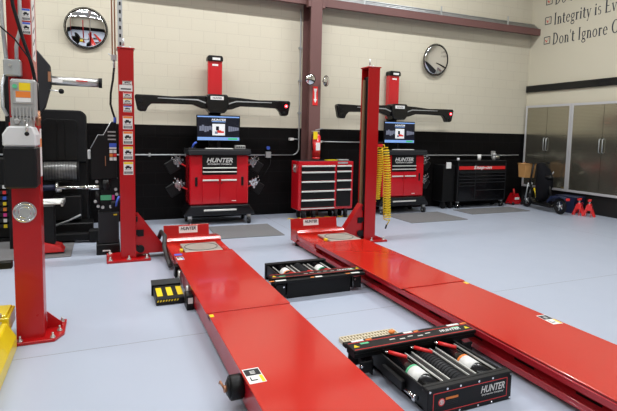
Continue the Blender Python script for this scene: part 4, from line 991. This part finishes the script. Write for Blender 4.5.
# wheel lift tray
t = thing('wheel_lift_tray', 'silver slotted tray on a dark post right of the foreground lift column', 'tray', (-.62, 6.6, .5))
b = MB()
for k in range(4): b.box(-.78, -.46, 6.40 + k * .12, 6.45 + k * .12, .625, .645)
b.box(-.80, -.78, 6.40, 6.82, .60, .65).box(-.48, -.455, 6.40, 6.82, .60, .65); b.build('slotted_rack', SILVER, t, world=True, bevel=.003)
b = B(-.72, -.56, 6.50, 6.66, .12, .60); b.build('support_post', BLACK, t, world=True, bevel=.01)
b = MB(); b.prism([(-.86, .03), (-.46, .03), (-.50, .10), (-.66, .15), (-.86, .26)], 'xz', 6.46, 6.70); b.build('red_arm', REDP, t, world=True, bevel=.006)
MB().tube([(-.86, 6.5, .62), (-.80, 6.5, .72), (-.74, 6.5, .78)], .02, 8).build('red_lever', REDP, t, world=True)
# tyre changer behind the column
t = thing('tyre_changer', 'tyre changer with a silver arm and dark faceted housing behind the foreground lift column', 'tyre changer', (-.95, 6.9, 0))
B(-1.10, -.80, 6.90, 7.04, .0, 2.3).build('column', BLACK, t, world=True, bevel=.01)
b = MB(); b.prism([(-.90, 1.62), (-.735, 1.66), (-.65, 1.79), (-.575, 2.07), (-.585, 2.30), (-.71, 2.46), (-.80, 2.52), (-.90, 2.54)], 'xz', 6.78, 6.90); h = b.build('faceted_housing', DARK, t, world=True, bevel=.01)
b = MB(); b.cyl((-.60, 6.84, 2.12), (-.04, 6.84, 2.12), .056, seg=20); a_ = b.build('silver_arm', SILVER, t, world=True)
MB().cyl((-.04, 6.84, 2.12), (.0, 6.84, 2.12), .062, seg=20).build('end_cap', RUBBER, a_, world=True)
b = B(-.30, -.17, 6.783, 6.785, 2.12, 2.135); b.build('red_print', REDTXT, a_, world=True)
B(-.57, -.45, 6.782, 6.785, 2.095, 2.145).build('white_print', WHITE, a_, world=True)
b = MB(); b.tube([(-.60, 6.80, 2.0), (-.47, 6.80, 1.99)], .009, 8); k_ = b.build('knob_stem', HANDLE, t, world=True)
MB().ell((-.47, 6.80, 1.99), .032).build('knob', RUBBER, k_, world=True)
B(-.61, -.58, 6.77, 6.79, 2.10, 2.22).build('brass_clip', COPPER, t, world=True)
# wheel weight rack at the left edge
t = thing('wheel_weight_rack', 'dark rack with a column of coloured tabs at the left edge', 'rack', (-1.35, 7.5, 0))
b = B(-1.75, -1.15, 7.45, 7.75, .05, 1.12); b.build('cabinet', BLACK, t, world=True, bevel=.01)
cols = [YEL, BLUE, GREEN, ORANGE, PINK, WHITE, REDP, GREEN, YEL, BLUE, PINK, WHITE]
for k in range(8):
    tr = B(-1.68, -1.17, 7.38, 7.45, .20 + k * .075, .245 + k * .075).build('tray', DARK, t, world=True)
    B(-1.235, -1.195, 7.377, 7.38, .20 + k * .075, .245 + k * .075).build('colour_tab', cols[(k * 5) % 12], tr, world=True)
B(-1.78, -1.12, 7.38, 7.78, 0, .05).build('plinth', BLACK, t, world=True)

# ---------------------------------------------------------------- foreground two-post lift column
t = thing('lift_column', 'foreground red lift column carrying a grey power unit at left', 'lift column', (-.49, 3.99, 0))
xa, xb, ya, yb = -.585, -.442, 3.85, 4.12
def part(b, n, m, bev=0, parent=None): return b.build(n, m, parent or t, world=True, bevel=bev)
b = MB(); b.box(xa, xb, ya, ya + .012, .02, 3.7).box(xa, xa + .012, ya + .012, yb, .02, 3.7).box(xb - .012, xb, ya + .012, yb, .02, 3.7).box(xa, xa + .05, yb, yb + .012, .02, 3.7).box(xb - .05, xb, yb, yb + .012, .02, 3.7)
part(b, 'mast', RED, .003)
b = MB(); b.box(-.59, -.415, 3.838, 3.849, .02, 1.56).box(-.427, -.415, 3.849, 4.0, .02, 1.56).box(-.59, -.586, 3.849, 4.0, .02, 1.56)
part(b, 'carriage', RED, .002)
part(MB().prism([(-.60, 3.77), (-.345, 3.77), (-.29, 3.88), (-.29, 4.15), (-.60, 4.15)], 'xy', 0, .022), 'base_plate', RED, .003)
b = MB(); b.prism([(xb, .022), (xb + .09, .022), (xb + .09, .04), (xb, .16)], 'xz', 4.03, 4.045).prism([(xb, .022), (xb + .09, .022), (xb + .09, .04), (xb, .16)], 'xz', 3.90, 3.912) if 0 else b.prism([(-.414, .022), (-.31, .022), (-.31, .05), (-.414, .15)], 'xz', 4.0, 4.012)
part(b, 'gusset', RED)
for bx, by in ((-.565, 3.80), (-.36, 3.80), (-.325, 3.92), (-.32, 4.10)): bolt(t, bx + .49, by - 3.99, .022, .014, .026)
# power unit
b = MB(); b.box(-.55, -.40, 3.66, 3.80, 1.59, 1.84); pu = part(b, 'motor', GREY, .012)
b = MB()
for k in range(7): b.box(-.54 + k * .02, -.532 + k * .02, 3.650, 3.66, 1.57, 1.66)
part(b, 'cooling_fins', GREY, 0, pu)
b = MB(); b.box(-.535, -.42, 3.652, 3.66, 1.68, 1.825); part(b, 'cover_plate', GREY, .004, pu)
b = MB(); b.slab((-.465, 3.652, 1.79), X, Z, .065, .05, .001, 0).slab((-.475, 3.652, 1.74), X, Z, .085, .04, .001, 1).slab((-.475, 3.652, 1.705), X, Z, .085, .025, .001, 2); part(b, 'rating_label', [YEL, ORANGE, WHITE], 0, pu)
b = MB(); b.cyl((-.52, 3.652, 1.79), (-.52, 3.638, 1.79), .014, seg=14); part(b, 'start_button', GREEN, 0, pu)
b = MB(); b.cyl((-.515, 3.66, 1.565), (-.515, 3.63, 1.565), .017, seg=14).cyl((-.47, 3.66, 1.565), (-.47, 3.64, 1.565), .010).box(-.555, -.43, 3.66, 3.80, 1.50, 1.59); part(b, 'valve_block', GREY, .004, pu)
b = MB(); b.tube([(-.455, 3.64, 1.57), (-.455, 3.60, 1.53), (-.455, 3.60, 1.50)], .008, 8); part(b, 'release_lever', SILVER, 0, pu)
part(MB().ell((-.455, 3.60, 1.485), .014), 'lever_knob', RUBBER, 0, pu)
b = MB(); b.prism([(-.60, 1.40), (-.60, 1.48), (-.565, 1.535), (-.425, 1.535), (-.405, 1.48), (-.405, 1.40)], 'xz', 3.63, 3.83); tk = part(b, 'tank_top', MILKY, .012)
part(B(-.598, -.407, 3.625, 3.835, 1.125, 1.40), 'oil_tank', TANK, .012)
b = MB(); b.box(-.55, -.45, 3.80, 3.85, 1.2, 1.85); part(b, 'mount_bracket', BLACK)
b = MB(); b.cyl((-.513, 3.838, .937), (-.513, 3.825, .937), .073, seg=36); dc = part(b, 'inspection_disc', SILVER)
part(MB().ring((-.513, 3.825, .937), Y, .062, .006, 36, 8).ring((-.513, 3.825, .937), Y, .038, .004, 30, 6), 'disc_ribs', CHROME, 0, dc)
# switch box and conduits
b = MB(); b.box(-.60, -.50, 3.76, 3.85, 1.868, 1.975); sb_ = part(b, 'switch_box', GALV, .006)
part(MB().cyl((-.56, 3.76, 1.935), (-.56, 3.745, 1.935), .010), 'box_screw', SILVER, 0, sb_)
part(MB().tube([(-.585, 3.80, 1.975), (-.60, 3.80, 2.2), (-.61, 3.80, 2.6), (-.61, 3.8, 3.5)], .012, 8), 'conduit', GALV)
part(MB().tube([(-.525, 3.80, 1.975), (-.525, 3.80, 2.06), (-.515, 3.80, 2.12), (-.50, 3.80, 2.17), (-.497, 3.80, 2.3), (-.497, 3.8, 3.5)], .012, 8), 'conduit', GALV)
part(MB().tube([(-.597, 3.79, 1.87), (-.605, 3.74, 1.80), (-.60, 3.70, 1.66), (-.575, 3.69, 1.60)], .010, 8), 'conduit', GALV)
part(MB().tube([(-.545, 3.76, 3.4), (-.545, 3.76, 2.45), (-.53, 3.76, 2.32), (-.48, 3.74, 2.12), (-.43, 3.72, 1.95), (-.405, 3.72, 1.80), (-.40, 3.72, 1.64)], .011, 8), 'hydraulic_hose', RUBBER)
part(MB().tube([(-.75, 3.70, 2.28), (-.62, 3.70, 2.19), (-.52, 3.70, 2.10), (-.44, 3.70, 1.98), (-.41, 3.715, 1.88)], .005, 6), 'black_cord', RUBBER)
part(MB().cyl((-.40, 3.72, 1.64), (-.40, 3.72, 1.54), .013).cyl((-.40, 3.72, 1.60), (-.40, 3.72, 1.575), .018, seg=6), 'brass_fitting', COPPER)
for zc in (2.29, 2.20): sticker(t, (-.468 + .49, 3.85 - 3.99 - .0005, zc), X, Z, .05, .08, 2)
b = MB(); b.slab((-.4415, 3.985, 2.25), Y, Z, .16, .5, .001, 0)
for k in range(6): b.slab((-.4403, 3.985, 2.05 + k * .08), Vector((0, 1, .6)), Vector((0, -.6, 1)), .10, .014, .0006, 1)
part(b, 'side_decal', [WHITE, DARK])
b = MB(); b.slab((-.4145, 3.95, 1.35), Y, Z, .10, .34, .001, 0).slab((-.4133, 3.95, 1.42), Y, Z, .08, .06, .0006, 1); part(b, 'side_decal', [WHITE, ORANGE])
tag(MB().tube([(-.85, 7.5, CZ), (-.85, 7.5, 2.2)], .012, 8).build('drop_conduit', RAIL), 'thin dark red conduit dropping beside the foreground lift column', 'pipe')
b = B(-.68, -.598, 3.80, 3.86, .55, .60); part(b, 'arm_stop', BLACK, .005)

# yellow lift arm at the left edge
t = thing('yellow_lift_arm', 'yellow painted lift arm on the floor left of the foreground lift column', 'lift arm', (-.9, 3.4, 0))
b = MB(); b.prism([(-1.5, .0), (-.575, .0), (-.575, .09), (-.63, .19), (-1.5, .19)], 'xz', 2.6, 3.74); b.build('arm_body', YELP, t, world=True, bevel=.006)
b = MB(); b.box(-1.4, -.625, 3.78, 4.05, .10, .21).box(-1.4, -.64, 3.80, 4.03, .21, .225); b.build('arm_knuckle', YELP, t, world=True, bevel=.006)
b = B(-1.3, -.655, 3.70, 3.80, .02, .14); b.build('arm_web', RED, t, world=True)
b = MB(); b.cyl((-.70, 3.80, .19), (-.70, 3.80, .235), .03, seg=14).box(-.80, -.66, 3.66, 3.74, .191, .20); b.build('pivot_pin', SILVER, t, world=True)
b = MB(); b.slab((-.72, 3.60, .1905), X, Y, .06, .10, .001, 0); b.build('arm_label', [REDP], t, world=True)

# ---------------------------------------------------------------- ceiling lamps
def lamp(x, y, power):
    t = thing('ceiling_lamp', 'long white strip lamp hanging under the ceiling', 'ceiling lamp', (x, y, 5.95), 0, 'ceiling strip lamps')
    b = MB(); b.prism([(-.10, 0), (.10, 0), (.05, .08), (-.05, .08)], 'yz', -1.2, 1.2); b.build('housing', ROOFW, t)
    B(-1.15, 1.15, -.08, .08, -.03, -.001).build('diffuser', LAMP, t, bevel=.01)
    for xx in (-.9, .9): MB().tube([(xx, 0, .08), (xx, 0, .349)], .006, 6).build('hanger_rod', GALV, t)
    ld = bpy.data.lights.new('strip_light', 'AREA'); ld.shape = 'RECTANGLE'; ld.size = 2.2; ld.size_y = .14; ld.energy = power; ld.color = (.97, .99, 1)
    lo = bpy.data.objects.new('strip_light', ld); COL.objects.link(lo); lo.location = (x, y, 5.91)
for x, y, p in ((-4.2, 6.1, 210), (-.8, 6.1, 230), (2.4, 6.1, 240), (5.6, 6.1, 275),
                (-4.2, 1.9, 120), (-.8, 1.9, 130), (2.4, 1.9, 150), (5.6, 1.9, 190),
                (-4.2, -2.8, 100), (-.8, -2.8, 120), (2.4, -2.8, 130), (5.6, -2.8, 140)): lamp(x, y, p)

w = bpy.data.worlds.new('World'); SC.world = w; w.use_nodes = True
w.node_tree.nodes['Background'].inputs[0].default_value = (.8, .85, .95, 1); w.node_tree.nodes['Background'].inputs[1].default_value = .6

# ---------------------------------------------------------------- camera
yaw, pit, rol, f = .4033, .0921, .02, 481.65
cy, sy, cp, sp = math.cos(yaw), math.sin(yaw), math.cos(pit), math.sin(pit)
fw = Vector((sy * cp, cy * cp, -sp)); rt = Vector((cy, -sy, 0)); up = rt.cross(fw)
r2 = rt * math.cos(rol) + up * math.sin(rol); u2 = -rt * math.sin(rol) + up * math.cos(rol)
M = Matrix((r2, u2, -fw)).transposed().to_4x4(); M.translation = Vector((0, 0, 1.5193))
cd = bpy.data.cameras.new('Camera'); cam = bpy.data.objects.new('Camera', cd); COL.objects.link(cam)
cam.matrix_world = M; cd.sensor_width = 36; cd.lens = f / 617 * 36; cd.shift_y = -26.81 / 617; cd.clip_start = .05
SC.camera = cam
SC.view_settings.view_transform = 'Standard'; SC.view_settings.look = 'None'; SC.view_settings.gamma = 1
SC.view_settings.exposure = -.95
SC.cycles.max_bounces = 8
